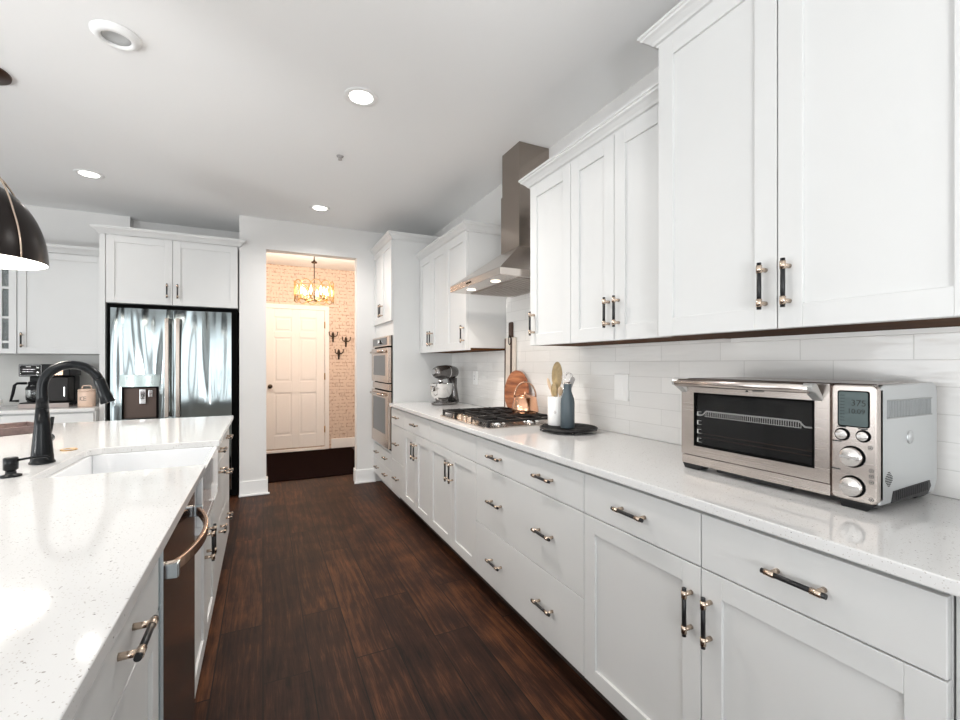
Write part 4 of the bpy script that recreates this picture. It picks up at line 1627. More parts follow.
ya, yb = dy0 + 0.040, dy1 - 0.030
pts = []
for i in range(21):
    t = i / 20
    pts.append((XI + 0.012 + 0.050 * math.sin(PI * t) ** 0.75 if 0 < t < 1 else XI + 0.012, ya + (yb - ya) * t, hz_))
n = len(pts)
V, Fc = [], []
for (x, y, z) in pts:
    V += [(x - 0.006, y, z - 0.014), (x + 0.006, y, z - 0.014), (x + 0.006, y, z + 0.014), (x - 0.006, y, z + 0.014)]
for i in range(n - 1):
    for k in range(4):
        Fc.append((i * 4 + k, i * 4 + (k + 1) % 4, (i + 1) * 4 + (k + 1) % 4, (i + 1) * 4 + k))
Fc += [(0, 1, 2, 3), ((n - 1) * 4 + 3, (n - 1) * 4 + 2, (n - 1) * 4 + 1, (n - 1) * 4)]
mb.quadmesh(V, Fc)
dh = mb.build('handle', 'bronze', ddoor, off, bevel=0.003)
for y in (ya, yb):
    mb = MB()
    mb.box(XI + 0.005, XI + 0.034, y - 0.016, y + 0.010, hz_ - 0.018, hz_ + 0.018)
    mb.build('handle_mount', 'capblue', ddoor, off, bevel=0.003)

# faucet
fc = thing('faucet', (-0.738, 2.205, CT), 'tall satin black gooseneck faucet on the island', 'faucet')
mb = MB()
mb.lathe((0, 0, 0), [(0, 0), (0.037, 0), (0.037, 0.006), (0.033, 0.010), (0.030, 0.05), (0.023, 0.14), (0.0185, 0.205), (0, 0.206)], 32, 0)
mb.build('body', 'faucet', fc)
mb = MB()
rr = 0.085
pts = [(0, 0, 0.20), (0, 0, 0.250)]
for i in range(25):
    a = PI - (PI - 0.32) * i / 24
    pts.append((rr + rr * math.cos(a), 0, 0.280 + rr * math.sin(a)))
mb.tube(pts, 0.0145, 0, 18, radii=[0.0185, 0.0168] + [0.0160] * 25)
mb.build('gooseneck', 'faucet', fc)
e = pts[-1]
mb = MB()
dx, dz = 0.026, -0.082
tx, tz = 0.30, -0.954
hp = [(e[0] + tx * t_h, 0, e[2] + tz * t_h) for t_h in (-0.004, 0.000, 0.003, 0.030, 0.060, 0.090, 0.094)]
mb.tube(hp, 0.02, 0, 24, radii=[0.0162, 0.0178, 0.0182, 0.0188, 0.0205, 0.0240, 0.0225])
mb.build('spray_head', 'faucet', fc)
mb = MB()
mb.cyl((0, 0.022, 0.085), (0, 0.062, 0.085), 0.0165, 0, 20)
mb.tube([(0, 0.055, 0.085), (0.004, 0.060, 0.115), (0.008, 0.066, 0.165)], 0.006, 0, 10)
mb.build('lever', 'faucet', fc)
# soap dispenser
sd = thing('soap_dispenser', (-0.742, 1.985, CT), 'short black soap dispenser beside the faucet', 'soap dispenser')
mb = MB()
mb.lathe((0, 0, 0), [(0, 0), (0.027, 0), (0.027, 0.005), (0.014, 0.009), (0.013, 0.020), (0.0185, 0.024), (0.0185, 0.060), (0.016, 0.063), (0, 0.063)], 24, 0)
mb.build('pump', 'faucet', sd)
mb = MB()
mb.tube([(0.012, 0, 0.052), (0.040, 0.012, 0.055), (0.080, 0.024, 0.055), (0.087, 0.026, 0.048)], 0.0042, 0, 8)
mb.build('spout', 'faucet', sd)
mb = MB()
mb.tube([(-0.747 + 0.027 * math.cos(t), 2.488 + 0.027 * math.sin(t), CT + 0.0025) for t in [2 * PI * i / 24 for i in range(24)]], 0.0025, 0, 6, closed=True)
mb.cyl((-0.747, 2.488, CT + 0.0003), (-0.747, 2.488, CT + 0.002), 0.0245, 1, 24)
tag(mb.build('hole_cover', ['brass', 'sink']), 'small round metal cap flush in the island counter behind the sink', 'cap')
# tray on the far left of the island
ty = thing('serving_tray', (-1.265, 3.155, CT + 0.0005), 'low dark-sided tray on the island behind the faucet', 'tray', rotz=math.radians(38))
mb = MB()
mb.box(-0.14, 0.20, -0.090, 0.16, 0.0, 0.008)
mb.build('tray_floor', 'marble', ty)
for (a, b_, c_, d_) in ((-0.14, 0.20, -0.100, -0.090), (-0.14, 0.20, 0.16, 0.17), (-0.15, -0.14, -0.100, 0.17), (0.20, 0.21, -0.100, 0.17)):
    mb = MB()
    mb.box(a, b_, c_, d_, 0.0, 0.040)
    mb.build('side', plain('brown_tray_side', (0.12, 0.085, 0.08), 0.4, noise=0.2), ty, bevel=0.002)

# ================================================================== FRIDGE WALL
YF = 4.870
FF = Face('y-', YF + 0.020)
off = (-0.74, YF + 0.3, 0)
fe = thing('fridge_surround', off, 'white cabinet with two doors over the refrigerator and side panel', 'cabinet')
mb = MB()
mb.box(-1.222, -0.217, FF.pos, 5.40, 1.812, 2.402)
mb.build('carcass', 'paint', fe, off, bevel=0.001)
mb = MB()
mb.box(-1.262, -1.2225, YF, 5.408, 0.0, 2.402)
mb.build('side_panel', 'paint', fe, off, bevel=0.001)
for (a0, a1, pa) in ((-1.220, -0.738, -0.738 - 0.040), (-0.738, -0.219, -0.738 + 0.040)):
    o = shaker(FF, a0, a1, 1.812, 2.402, fe, off)
    pull(FF, pa, 1.812 + 0.125, True, o, off, 0.13, 0.020)
mb = crown([(-1.262, 5.40), (-1.262, YF - 0.002), (-0.205, YF - 0.002), (-0.205, YB - 0.001)], 2.403, out=0.055, hgt=0.062)
tag(mb.build('crown_molding', 'paint'), 'white crown molding over the refrigerator cabinet', 'molding')

off = (-0.724, YF + 0.3, 0)
fr = thing('refrigerator', off, 'stainless french door refrigerator with water dispenser', 'refrigerator')
fl, fm, frr, fb = -1.182, -0.732, -0.268, 4.850
mb = MB()
mb.box(-1.215, -0.222, YF + 0.030, 5.40, 0.02, 1.806)
mb.build('body', 'darkgap', fr, off)
mb = MB()
mb.box(fl + 0.02, frr - 0.02, YF + 0.034, YF + 0.60, 0.0, 0.02)
mb.build('foot', 'darkgap', fr, off)
doors = {}
dxa, dxb, dz0, dz1, dzm = -1.100, -0.842, 0.800, 1.080, 1.185
mb = MB()
mb.box(fl, dxa, fb, fb + 0.050, 0.745, 1.768)
mb.box(dxb, fm - 0.003, fb, fb + 0.050, 0.745, 1.768)
mb.box(dxa, dxb, fb, fb + 0.050, dz1, 1.768)
mb.box(dxa, dxb, fb, fb + 0.050, 0.745, dz0)
d1 = mb.build('door', 'fridge', fr, off)
mb = MB()
mb.box(fm + 0.003, frr, fb, fb + 0.050, 0.745, 1.768)
d2 = mb.build('door', 'fridge', fr, off, bevel=0.003)
mb = MB()
mb.box(fl, frr, fb, fb + 0.050, 0.085, 0.737)
d3 = mb.build('freezer_drawer', 'fridge', fr, off, bevel=0.003)
for d, x in ((d1, fm - 0.040), (d2, fm + 0.042)):
    mb = MB()
    z0, z1 = 0.80, 1.690
    y = fb - 0.052
    mb.box(x - 0.016, x + 0.016, y, y + 0.018, z0, z1)
    mb.box(x - 0.014, x + 0.014, y + 0.018, fb, z1 - 0.05, z1 - 0.01)
    mb.box(x - 0.014, x + 0.014, y + 0.018, fb, z0 + 0.01, z0 + 0.05)
    mb.build('handle', 'steelv', d, off, bevel=0.005)
mb = MB()
mb.tube([(fl + 0.08, fb - 0.055, 0.68), (frr - 0.08, fb - 0.055, 0.68)], 0.014, 0, 14)
for x in (fl + 0.12, frr - 0.12):
    mb.cyl((x, fb - 0.055, 0.68), (x, fb + 0.001, 0.68), 0.011, 0, 12)
mb.build('handle', 'steelv', d3, off)
# dispenser recess
dsteel = plain('dispenser_steel', (0.085, 0.062, 0.052), 0.35, metal=0.6, spec=0.3)
mb = MB()
mb.box(dxa, dxb, fb + 0.044, fb + 0.047, dz0, dz1)
mb.box(dxa - 0.004, dxa, fb, fb + 0.047, dz0, dz1)
mb.box(dxb, dxb + 0.004, fb, fb + 0.047, dz0, dz1)
mb.box(dxa, dxb, fb, fb + 0.047, dz0 - 0.006, dz0)
mb.build('dispenser_recess', dsteel, d1, off)
mb = MB()
mb.box(dxa, dxb, fb + 0.010, fb + 0.0435, dz1 - 0.014, dz1 - 0.001)
mb.box(dxb - 0.016, dxb - 0.0005, fb + 0.004, fb + 0.0435, dz0, dz1 - 0.014)
mb.build('dispenser_housing', 'darkgap', d1, off)
mb = MB()
n = 14
V = []
for k in range(n + 1):
    t = k / n
    x = dxa - 0.014 + (dxb - dxa + 0.028) * t
    bow = 0.014 + 0.022 * math.sin(PI * t)
    V += [(x, fb - bow, dz1), (x, fb - bow, dzm), (x, fb + 0.004, dz1), (x, fb + 0.004, dzm)]
Fc = []
for k in range(n):
    a, b_ = 4 * k, 4 * (k + 1)
    Fc += [(a, b_, b_ + 1, a + 1), (a + 2, a + 3, b_ + 3, b_ + 2), (a, a + 2, b_ + 2, b_), (a + 1, b_ + 1, b_ + 3, a + 3)]
Fc += [(0, 1, 3, 2), (4 * n, 4 * n + 2, 4 * n + 3, 4 * n + 1)]
mb.quadmesh(V, Fc)
mb.build('dispenser_panel', plain('bright_dispenser_band', (0.30, 0.345, 0.335), 0.25, metal=0.9), d1, off)
mb = MB()
for s_ in (-1, 1):
    for k in range(4):
        x = (dxa + dxb) / 2 + s_ * 0.088
        mb.box(x - 0.010, x + 0.010, fb - 0.0335, fb - 0.020, dzm - 0.022 - k * 0.020, dzm - 0.018 - k * 0.020)
mb.build('button_marks', 'greyplastic', d1, off)
mb = MB()
mb.box((dxa + dxb) / 2 - 0.010, (dxa + dxb) / 2 + 0.036, fb + 0.012, fb + 0.030, 0.925, dz1 - 0.022)
mb.box((dxa + dxb) / 2 + 0.055, (dxa + dxb) / 2 + 0.085, fb + 0.010, fb + 0.050, 0.985, dz1 - 0.030)
mb.build('paddle', 'chrome', d1, off, bevel=0.004)
text_mesh('printed_mark', '2', 0.055, 'ink', d1, ((dxa + dxb) / 2 + 0.013 - off[0], fb + 0.0115 - off[1], 0.99), (PI / 2, 0, 0))

# ------------------------------------------------ coffee counter left of the fridge
YL = 4.780
FL = Face('y-', YL + 0.020)


def left_base(x0, x1, label, fronts):
    off = ((x0 + x1) / 2, YL + 0.3, 0)
    root = thing('base_cabinet', off, label, 'cabinet')
    mb = MB()
    mb.box(x0 + 0.0008, x1 - 0.0008, FL.pos, 5.40, 0.10, CT - 0.0295)
    mb.build('carcass', 'paint', root, off, bevel=0.001)
    mb = MB()
    mb.box(x0, x1, FL.pos + 0.06, 5.40, 0, 0.099)
    mb.build('toe_kick', 'darkgap', root, off)
    for (kind, a0, a1, z0, z1, pulls) in fronts:
        o = shaker(FL, a0, a1, z0, z1, root, off) if kind == 'door' else slabfront(FL, a0, a1, z0, z1, root, off)
        for (pa, pz, vert) in pulls:
            pull(FL, pa, pz, vert, o, off, 0.130, 0.020)


left_base(-1.852, -1.265, 'white base cabinet under the coffee maker, beside the refrigerator', [('drawer', -1.852, -1.275, ZS, Z1, [(-1.56, zt - 0.02, False)]), ('door', -1.852, -1.275, Z0, ZS, [])])
left_base(-2.80, -1.854, 'white base cabinet left of the coffee maker at the picture edge', [('drawer', -2.80, -1.854, ZS, Z1, []), ('door', -2.80, -2.33, Z0, ZS, []), ('door', -2.33, -1.854, Z0, ZS, [])])
mb = MB()
mb.box(-2.82, -1.2635, YL - 0.022, 5.409, CT - 0.028, CT)
tag(mb.build('countertop', 'quartz', bevel=0.003), 'white quartz countertop holding the coffee maker, left of the refrigerator', 'countertop')
mb = MB()
mb.box(-2.82, -1.2635, 5.400, 5.4095, CT + 0.001, 1.364)
tag(mb.build('backsplash', 'tileleft'), 'grey glossy tile backsplash behind the coffee maker', 'backsplash')

YU = 5.085
FUL = Face('y-', YU + 0.020)


def left_upper(x0, x1, label):
    off = ((x0 + x1) / 2, YU + 0.15, 1.365)
    return thing('upper_cabinet', off, label, 'cabinet'), off


r1, off = left_upper(-1.862, -1.265, 'white single-door upper cabinet above the coffee maker, left of the refrigerator')
mb = MB()
mb.box(-1.861, -1.265, FUL.pos, 5.409, 1.367, 2.245)
mb.build('carcass', 'paint', r1, off, bevel=0.001)
o = shaker(FUL, -1.862, -1.275, 1.367, 2.238, r1, off, st=0.055)
pull(FUL, -1.862 + 0.034, 1.367 + 0.115, True, o, off, 0.125, 0.020)
r2, off = left_upper(-2.42, -1.864, 'white upper cabinet with divided glass doors at the left picture edge')
mb = MB()
gx0, gx1 = -2.42, -1.864
mb.box(gx0, gx0 + 0.018, FUL.pos, 5.409, 1.367, 2.245)
mb.box(gx1 - 0.018, gx1, FUL.pos, 5.409, 1.367, 2.245)
mb.box(gx0 + 0.018, gx1 - 0.018, FUL.pos, 5.409, 1.367, 1.385)
mb.box(gx0 + 0.018, gx1 - 0.018, FUL.pos, 5.409, 2.225, 2.245)
mb.build('carcass', 'paint', r2, off)
mb = MB()
mb.box(gx0 + 0.018, gx1 - 0.018, 5.395, 5.408, 1.385, 2.225)
mb.build('back_panel', plain('dark_cabinet_inside', (0.035, 0.03, 0.028), 0.6), r2, off)
for z in (1.66, 1.93):
    mb = MB()
    mb.box(gx0 + 0.019, gx1 - 0.019, FUL.pos + 0.02, 5.394, z - 0.008, z + 0.008)
    mb.build('shelf', 'greyplastic', r2, off)
mb = MB()
for (a, b_) in ((gx0 + 0.002, gx0 + 0.052), (gx1 - 0.050, gx1 - 0.002)):
    FUL.box(mb, a, b_, 0.001, 0.020, 1.369, 2.238)
FUL.box(mb, gx0 + 0.052, gx1 - 0.050, 0.001, 0.020, 1.369, 1.408)
FUL.box(mb, gx0 + 0.052, gx1 - 0.050, 0.001, 0.020, 2.188, 2.238)
for z in (1.465, 1.670, 1.918, 2.130):
    FUL.box(mb, gx0 + 0.052, gx1 - 0.050, 0.004, 0.018, z - 0.009, z + 0.009)
for x in (gx0 + 0.105, gx1 - 0.102):
    FUL.box(mb, x - 0.009, x + 0.009, 0.0045, 0.0175, 1.408, 2.188)
gd = mb.build('door', 'paint', r2, off)
mb = MB()
FUL.box(mb, gx0 + 0.053, gx1 - 0.051, 0.006, 0.008, 1.409, 2.187)
mb.build('glass', 'thinglass', gd, off)
mb = crown([(-2.42, YU + 0.016), (-1.264, YU + 0.016)], 2.246, out=0.05, hgt=0.065)
tag(mb.build('crown_molding', 'paint'), 'white crown molding over the left wall upper cabinets', 'molding')
# glassware inside the cabinet
for (z, lab, dark) in ((1.386, 'dark stemless glass on the bottom of the glass-door cabinet', True), (1.669, 'dark bottle-green tumbler on the middle shelf of the glass-door cabinet', True), (1.939, 'clear tumbler on the top shelf of the glass-door cabinet', False)):
    mb = MB()
    mb.lathe((-1.945, 5.20, z), [(0, 0), (0.028, 0), (0.036, 0.03), (0.038, 0.07), (0.034, 0.12), (0.032, 0.12), (0.035, 0.07), (0.033, 0.03), (0.024, 0.006), (0, 0.006)], 24, 0)
    tag(mb.build('drinking_glass', 'greyglass' if dark else 'clearglass'), lab, 'glass')

# coffee maker
cm = thing('coffee_maker', (-1.640, 5.000, CT + 0.0005), 'black and stainless coffee maker with glass carafe', 'coffee maker')
blk = plain('black_gloss_plastic', (0.006, 0.006, 0.007), 0.4, spec=0.2)
mb = MB()
mb.box(-0.165, 0.155, -0.05, 0.22, 0.012, 0.045)
mb.box(-0.150, 0.150, 0.10, 0.22, 0.045, 0.26)
mb.box(-0.165, 0.160, -0.05, 0.22, 0.262, 0.365)
mb.build('body', blk, cm, bevel=0.008)
mb = MB()
mb.box(-0.165, 0.155, -0.056, -0.051, 0.0, 0.036)
mb.box(-0.162, 0.152, -0.05, 0.20, 0.0, 0.012)
mb.build('base_trim', plain('dull_base_steel', (0.36, 0.31, 0.29), 0.6, metal=0.3), cm, bevel=0.002)
mb = MB()
mb.box(-0.150, -0.022, -0.058, -0.0505, 0.274, 0.356)
pnl = mb.build('control_panel', 'ovenglass', cm, bevel=0.003)
mb = MB()
for (a, b_, c_, d_) in ((-0.135, -0.060, 0.318, 0.324), (-0.138, -0.070, 0.300, 0.304), (-0.115, -0.085, 0.340, 0.346), (-0.050, -0.034, 0.330, 0.340), (-0.050, -0.034, 0.290, 0.300)):
    mb.box(a, b_, -0.0592, -0.0578, c_, d_)
mb.tube([(-0.152, -0.059, 0.272), (-0.152, -0.059, 0.358), (-0.020, -0.059, 0.358), (-0.020, -0.059, 0.272)], 0.0022, 0, 6, closed=True)
mb.build('panel_markings', 'chrome', pnl)
mb = MB()
mb.box(0.060, 0.118, -0.0555, -0.0505, 0.270, 0.350)
mb.build('badge_plate', 'bronze', cm, bevel=0.002)
mb = MB()
mb.box(0.010, 0.145, -0.030, 0.10, 0.046, 0.255)
mb.build('water_reservoir', 'greyglass', cm, bevel=0.008)
mb = MB()
mb.box(0.115, 0.122, -0.033, -0.029, 0.09, 0.17)
mb.build('level_mark', 'chrome', cm)
mb = MB()
mb.lathe((-0.080, 0.020, 0.046), [(0, 0), (0.050, 0), (0.062, 0.02), (0.066, 0.07), (0.060, 0.115), (0.046, 0.145), (0.046, 0.150), (0.043, 0.150), (0.057, 0.112), (0.062, 0.07), (0.058, 0.022), (0, 0.006)], 32, 0)
cf = mb.build('carafe', 'clearglass', cm)
mb = MB()
mb.lathe((-0.080, 0.020, 0.196), [(0, 0), (0.050, 0), (0.050, 0.010), (0.046, 0.022), (0, 0.024)], 28, 0)
mb.lathe((-0.080, 0.020, 0.150), [(0.063, 0), (0.0645, 0.004), (0.0645, 0.010), (0.057, 0.028)], 28, 0)
mb.build('lid', blk, cf)
mb = MB()
mb.tube([(-0.130, 0.005, 0.205), (-0.185, -0.012, 0.205), (-0.200, -0.016, 0.190), (-0.210, -0.018, 0.120), (-0.222, -0.020, 0.062), (-0.175, -0.010, 0.060)], 0.013, 0, 12, flat=(1.2, 0.8))
mb.build('handle', blk, cf)
# power cord
mb = MB()
pts = [(-1.478, 5.05, CT + 0.03)]
for i in range(13):
    a = PI * i / 12
    pts.append((-1.435 - 0.032 * math.cos(a), 5.02, CT + 0.010 + 0.030 * math.sin(a)))
for i in range(1, 13):
    a = PI * i / 12
    pts.append((-1.440 + 0.037 * math.cos(a), 4.99, CT + 0.010 + 0.022 * math.sin(a)))
mb.tube(pts, 0.0035, 0, 8)
tag(mb.build('power_cord', blk), 'looped black power cord beside the coffee maker', 'cord')
# canister
cn = thing('canister', (-1.370, 4.960, CT + 0.0005), 'blush pink lidded canister with a loop handle beside the fridge panel', 'canister')
mb = MB()
mb.lathe((0, 0, 0), [(0, 0), (0.057, 0), (0.060, 0.004), (0.060, 0.125), (0.056, 0.132), (0, 0.132)], 36, 0)
mb.build('jar', 'peach', cn)
mb = MB()
mb.lathe((0, 0, 0.1325), [(0, 0), (0.060, 0), (0.061, 0.008), (0.055, 0.016), (0, 0.020)], 36, 0)
ld = mb.build('lid', 'peach', cn)
mb = MB()
mb.tube([(-0.032, 0, 0.146), (-0.030, 0, 0.170), (-0.022, 0, 0.178), (0.022, 0, 0.178), (0.030, 0, 0.170), (0.032, 0, 0.146)], 0.005, 0, 10)
mb.build('handle', 'peach', ld)
for k, ch in enumerate('ICE'):
    a = -0.30 + k * 0.30 - 0.25
    text_mesh('lettering', ch, 0.050, 'peachdark', cn, (0.0607 * math.sin(a), -0.0607 * math.cos(a), 0.068), (PI / 2, 0, a))
mb = MB()
mb.lathe((-1.955, 4.93, CT + 0.0005), [(0, 0), (0.030, 0), (0.050, 0.02), (0.060, 0.05), (0.060, 0.078), (0.056, 0.078), (0.055, 0.05), (0.045, 0.022), (0, 0.008)], 32, 0)
tag(mb.build('bowl', 'ceramic'), 'small white bowl at the left picture edge on the coffee counter', 'bowl')

# ================================================================== HALL
mb = MB()
mb.prism(rrect(1.16, 1.66, 0.01, 2, 0.625, 6.14), 0.0005, 0.012)
tag(mb.build('doormat', 'rug'), 'large dark brown doormat on the hall floor inside the white door', 'mat')


def hook(x, z, label):
    root = thing('wall_hook', (x, HY, z), label, 'hook', group='ornate wall hooks in the hall')
    m_ = 'bronze_dark'
    mb = MB()
    mb.prism([(-0.010, -0.085), (0.010, -0.085), (0.014, -0.02), (0.022, 0.02), (0.014, 0.06), (0, 0.075), (-0.014, 0.06), (-0.022, 0.02), (-0.014, -0.02)], -0.010, -0.001, 'XZ')
    mb.build('backplate', m_, root, bevel=0.002)
    for s in (-1, 1):
        mb = MB()
        mb.tube([(0, -0.010, 0.010), (s * 0.030, -0.030, 0.002), (s * 0.055, -0.050, 0.020), (s * 0.060, -0.055, 0.055)], 0.007, 0, 8)
        mb.lathe((s * 0.060, -0.055, 0.062), [(0, -0.010), (0.010, -0.004), (0.010, 0.004), (0, 0.011)], 12, 0)
        mb.build('prong', m_, root)
    mb = MB()
    mb.tube([(0, -0.008, -0.040), (0, -0.045, -0.055), (0, -0.060, -0.025)], 0.007, 0, 8)
    mb.build('lower_hook', m_, root)


M['bronze_dark'] = plain('dark_bronze_hook_metal', (0.06, 0.035, 0.022), 0.4, metal=0.7)
hook(0.955, 1.69, 'upper left of the three dark hooks on the wallpaper')
hook(1.145, 1.62, 'right one of the three dark hooks on the wallpaper')
hook(1.040, 1.43, 'lowest of the three dark hooks on the wallpaper')

# chandelier
CH = (0.583, 6.0, CEIL)
ch = thing('chandelier', CH, 'lit brass chandelier of overlapping hoops hanging in the hall', 'chandelier')
mb = MB()
mb.lathe((0, 0, 0), [(0, -0.001), (0.062, -0.001), (0.060, -0.014), (0.040, -0.026), (0.012, -0.030), (0, -0.030)], 28, 0)
mb.build('canopy', 'bronze_dark', ch)
mb = MB()
mb.tube([(0, 0, -0.030), (0, 0, -0.640)], 0.0065, 0, 10)
mb.lathe((0, 0, -0.150), [(0, 0.035), (0.012, 0.030), (0.012, 0.012), (0.034, 0.008), (0.034, -0.010), (0.012, -0.016), (0, -0.02)], 20, 0)
mb.build('rod', 'bronze_dark', ch)
RC, zt0, zb0 = 0.235, -0.400, -0.655
zc0 = (zt0 + zb0) / 2
for k in range(12):
    a = 2 * PI * k / 12
    pts = []
    for i in range(28):
        t = 2 * PI * i / 28
        aa = a + math.cos(t) * 0.36
        pts.append((RC * math.cos(aa), RC * math.sin(aa), zc0 + 0.127 * math.sin(t)))
    mb = MB()
    mb.tube(pts, 0.005, 0, 8, closed=True)
    mb.build('hoop', 'brass', ch)
for z in (zc0 + 0.07, zc0 - 0.07):
    mb = MB()
    mb.tube([((RC - 0.012) * math.cos(t), (RC - 0.012) * math.sin(t), z) for t in [2 * PI * i / 40 for i in range(40)]], 0.004, 0, 8, closed=True)
    mb.build('ring', 'brass', ch)
for k in range(6):
    a = 2 * PI * k / 6 + 0.2
    x, y = 0.155 * math.cos(a), 0.155 * math.sin(a)
    mb = MB()
    mb.tube([(0, 0, -0.630), (x * 0.6, y * 0.6, -0.640), (x, y, -0.620)], 0.005, 0, 8)
    mb.cyl((x, y, -0.622), (x, y, -0.565), 0.011, 0, 12)
    arm = mb.build('arm', 'brass', ch)
    mb = MB()
    mb.lathe((x, y, -0.565), [(0, 0), (0.010, 0), (0.019, 0.03), (0.020, 0.045), (0.010, 0.080), (0, 0.098)], 16, 0)
    mb.build('bulb', 'bulb', arm)
crys = plain('crystal', (1, 1, 1), 0.02, trans=1.0, ior=1.5)
for k in range(12):
    a = 2 * PI * k / 12 + 0.26
    mb = MB()
    mb.lathe((0.205 * math.cos(a), 0.205 * math.sin(a), zc0), [(0, 0.070), (0.010, 0.050), (0.010, -0.050), (0, -0.070)], 6, 0, smooth=False)
    mb.build('crystal', crys, ch)
l = bpy.data.lights.new('chandelier_light', 'POINT')
l.energy = 16
l.color = (1.0, 0.84, 0.68)
l.shadow_soft_size = 0.12
lo = bpy.data.objects.new('chandelier_light', l)
COL.objects.link(lo)
lo.location = (CH[0], CH[1], CH[2] - 0.52)

for x in (-0.35, 1.55):      # added fill lights without fixtures, hidden left and right of the doorway
    l = bpy.data.lights.new('hall_fill_light', 'POINT')
    l.energy = 27
    l.color = (1.0, 0.84, 0.70)
    l.shadow_soft_size = 0.15
    lo = bpy.data.objects.new('hall_fill_light', l)
    COL.objects.link(lo)
    lo.location = (x, 5.75, 2.35)

# ================================================================== CEILING FIXTURES
def downlight(x, y, label, power=105):
    root = thing('recessed_light', (x, y, CEIL), label, 'ceiling light', group='lit recessed ceiling lights')
    mb = MB()
    mb.lathe((0, 0, 0), [(0.060, -0.0008), (0.090, -0.0008), (0.088, -0.004), (0.066, -0.005), (0.060, -0.0008)], 40, 0)
    mb.build('trim_ring', 'trimwhite', root)
    mb = MB()
    mb.cyl((0, 0, -0.0030), (0, 0, -0.0005), 0.060, 0, 36)
    mb.build('lens', 'lightdisc', root)
    l = bpy.data.lights.new('recessed_light_beam', 'SPOT')
    l.energy = power
    l.color = (1.0, 0.955, 0.91)
    l.spot_size = 2.6
    l.spot_blend = 1.0
    l.shadow_soft_size = 0.06
    lo = bpy.data.objects.new('recessed_light_beam', l)
    COL.objects.link(lo)
    lo.location = (x, y, CEIL - 0.03)


downlight(0.473, 2.435, 'lit recessed light nearest the camera above the aisle')
downlight(0.471, 4.338, 'lit recessed light in the ceiling just before the hall doorway', 62)
downlight(-1.180, 4.320, 'lit recessed light in the ceiling before the refrigerator', 10)
sp = thing('ceiling_speaker', (-0.574, 2.440, CEIL), 'unlit round white fixture with grey lens in the near ceiling', 'ceiling light')
mb = MB()
mb.lathe((0, 0, 0), [(0.070, -0.001), (0.091, -0.001), (0.090, -0.006), (0.072, -0.022), (0.058, -0.024), (0.053, -0.018), (0.053, -0.001)], 44, 0)
mb.build('trim_ring', 'trimwhite', sp)
mb = MB()
mb.lathe((0, 0, 0), [(0, -0.004), (0.036, -0.006), (0.0535, -0.012), (0.0535, -0.002), (0, -0.002)], 36, 0)
mb.build('lens', 'lens', sp)
sk_ = thing('sprinkler_head', (0.477, 3.190, CEIL), 'tiny fire sprinkler head in the ceiling', 'sprinkler')
mb = MB()
mb.lathe((0, 0, 0), [(0, -0.001), (0.024, -0.001), (0.022, -0.006), (0.008, -0.008), (0.007, -0.018), (0, -0.018)], 20, 0)
mb.lathe((0, 0, -0.026), [(0, 0), (0.013, 0), (0.013, -0.002), (0, -0.002)], 16, 0)
mb.cyl((0.009, 0, -0.007), (0.009, 0, -0.027), 0.002, 0, 6)
mb.cyl((-0.009, 0, -0.007), (-0.009, 0, -0.027), 0.002, 0, 6)
mb.build('head', 'greyplastic', sk_)

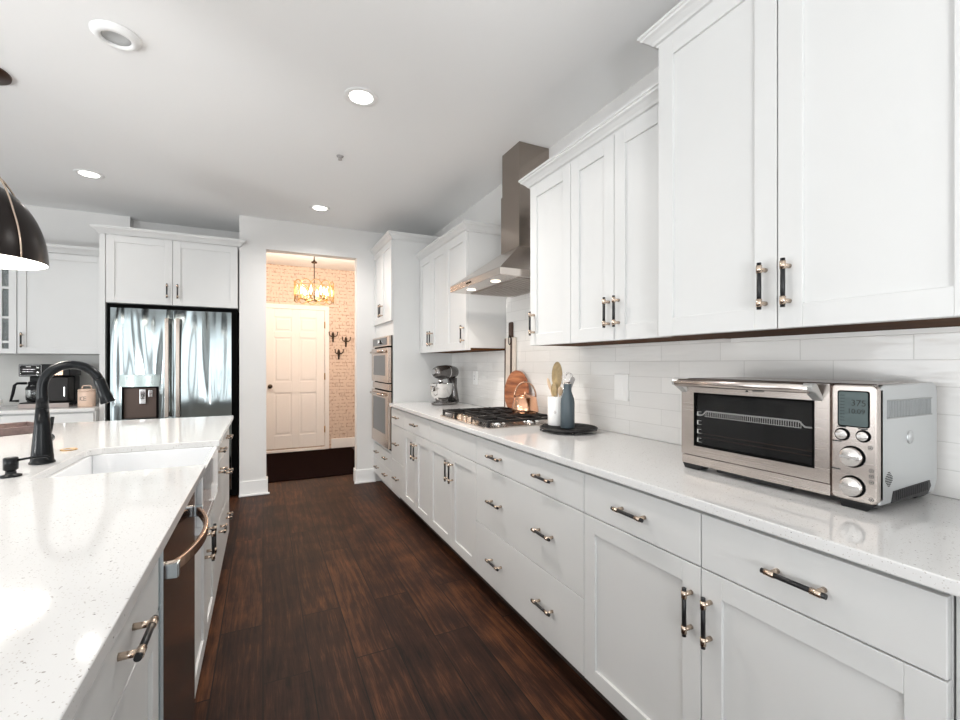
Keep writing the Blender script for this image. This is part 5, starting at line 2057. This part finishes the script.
# pendants over the island; the second is added out of view to light the base cabinets
def pendant(PX, PY, label, power=30):
    pd = thing('pendant_light', (PX, PY, 1.788), label, 'pendant light')
    mb = MB()
    RP, HP = 0.250, 0.385
    outer = [(RP * math.cos(a), HP * math.sin(a)) for a in [PI / 2 * i / 22 for i in range(23)]]
    inner = [((RP - 0.006) * math.cos(a), (HP - 0.006) * math.sin(a)) for a in [PI / 2 * i / 22 for i in range(23)]]
    mb.lathe((0, 0, 0), outer, 64, 0)
    bmesh.ops.remove_doubles(mb.bm, verts=mb.bm.verts, dist=1e-6)
    mb.build('shade', 'shade', pd)
    mb = MB()
    mb.lathe((0, 0, 0.0), inner + [], 64, 0)
    mb.lathe((0, 0, 0.0), [(RP - 0.006, 0), (RP, 0)], 64, 0)
    mb.build('lining', 'shadein', pd)
    for k in range(4):
        a = math.radians(-35 + 90 * k)
        mb = MB()
        pts = []
        for i in range(22):
            t = PI / 2 * i / 21
            r = (RP + 0.005) * math.cos(t)
            z = (HP + 0.075) * math.sin(t) if i else 0.0
            # hugs the shade low down, rises free of it near the top
            z = (HP + 0.006) * math.sin(t) + 0.075 * max(0, math.sin(t) - 0.55) ** 1.0 / 0.45
            pts.append((r * math.cos(a), r * math.sin(a), z))
        mb.tube(pts, 0.0042, 0, 8)
        mb.build('arm', 'nickel', pd)
    mb = MB()
    mb.tube([(0, 0, HP + 0.06), (0, 0, CEIL - 1.788 - 0.02)], 0.005, 0, 8)
    mb.build('rod', 'shade', pd)
    mb = MB()
    mb.lathe((0, 0, CEIL - 1.788), [(0, -0.001), (0.116, -0.001), (0.114, -0.012), (0.03, -0.022), (0, -0.022)], 40, 0)
    mb.build('canopy', plain('brown_canopy_metal', (0.07, 0.035, 0.022), 0.4, metal=0.5), pd)
    mb = MB()
    mb.cyl((0, 0, HP - 0.02), (0, 0, 0.26), 0.022, 0, 16)
    so_ = mb.build('socket', 'shade', pd)
    mb = MB()
    mb.lathe((0, 0, 0.26), [(0, 0), (0.014, -0.002), (0.032, -0.045), (0.034, -0.070), (0.022, -0.095), (0, -0.104)], 20, 0)
    mb.build('bulb', 'lightdisc', so_)
    l = bpy.data.lights.new('pendant_bulb_light', 'POINT')
    l.energy = power
    l.color = (1.0, 0.93, 0.85)
    l.shadow_soft_size = 0.05
    lo = bpy.data.objects.new('pendant_bulb_light', l)
    COL.objects.link(lo)
    lo.location = (PX, PY, 1.788 + 0.10)


pendant(-1.243, 3.010, 'large dark bronze dome pendant with white lining over the island')
pendant(-1.243, 1.500, 'added matching dome pendant nearer the camera, outside the left picture edge', 10)
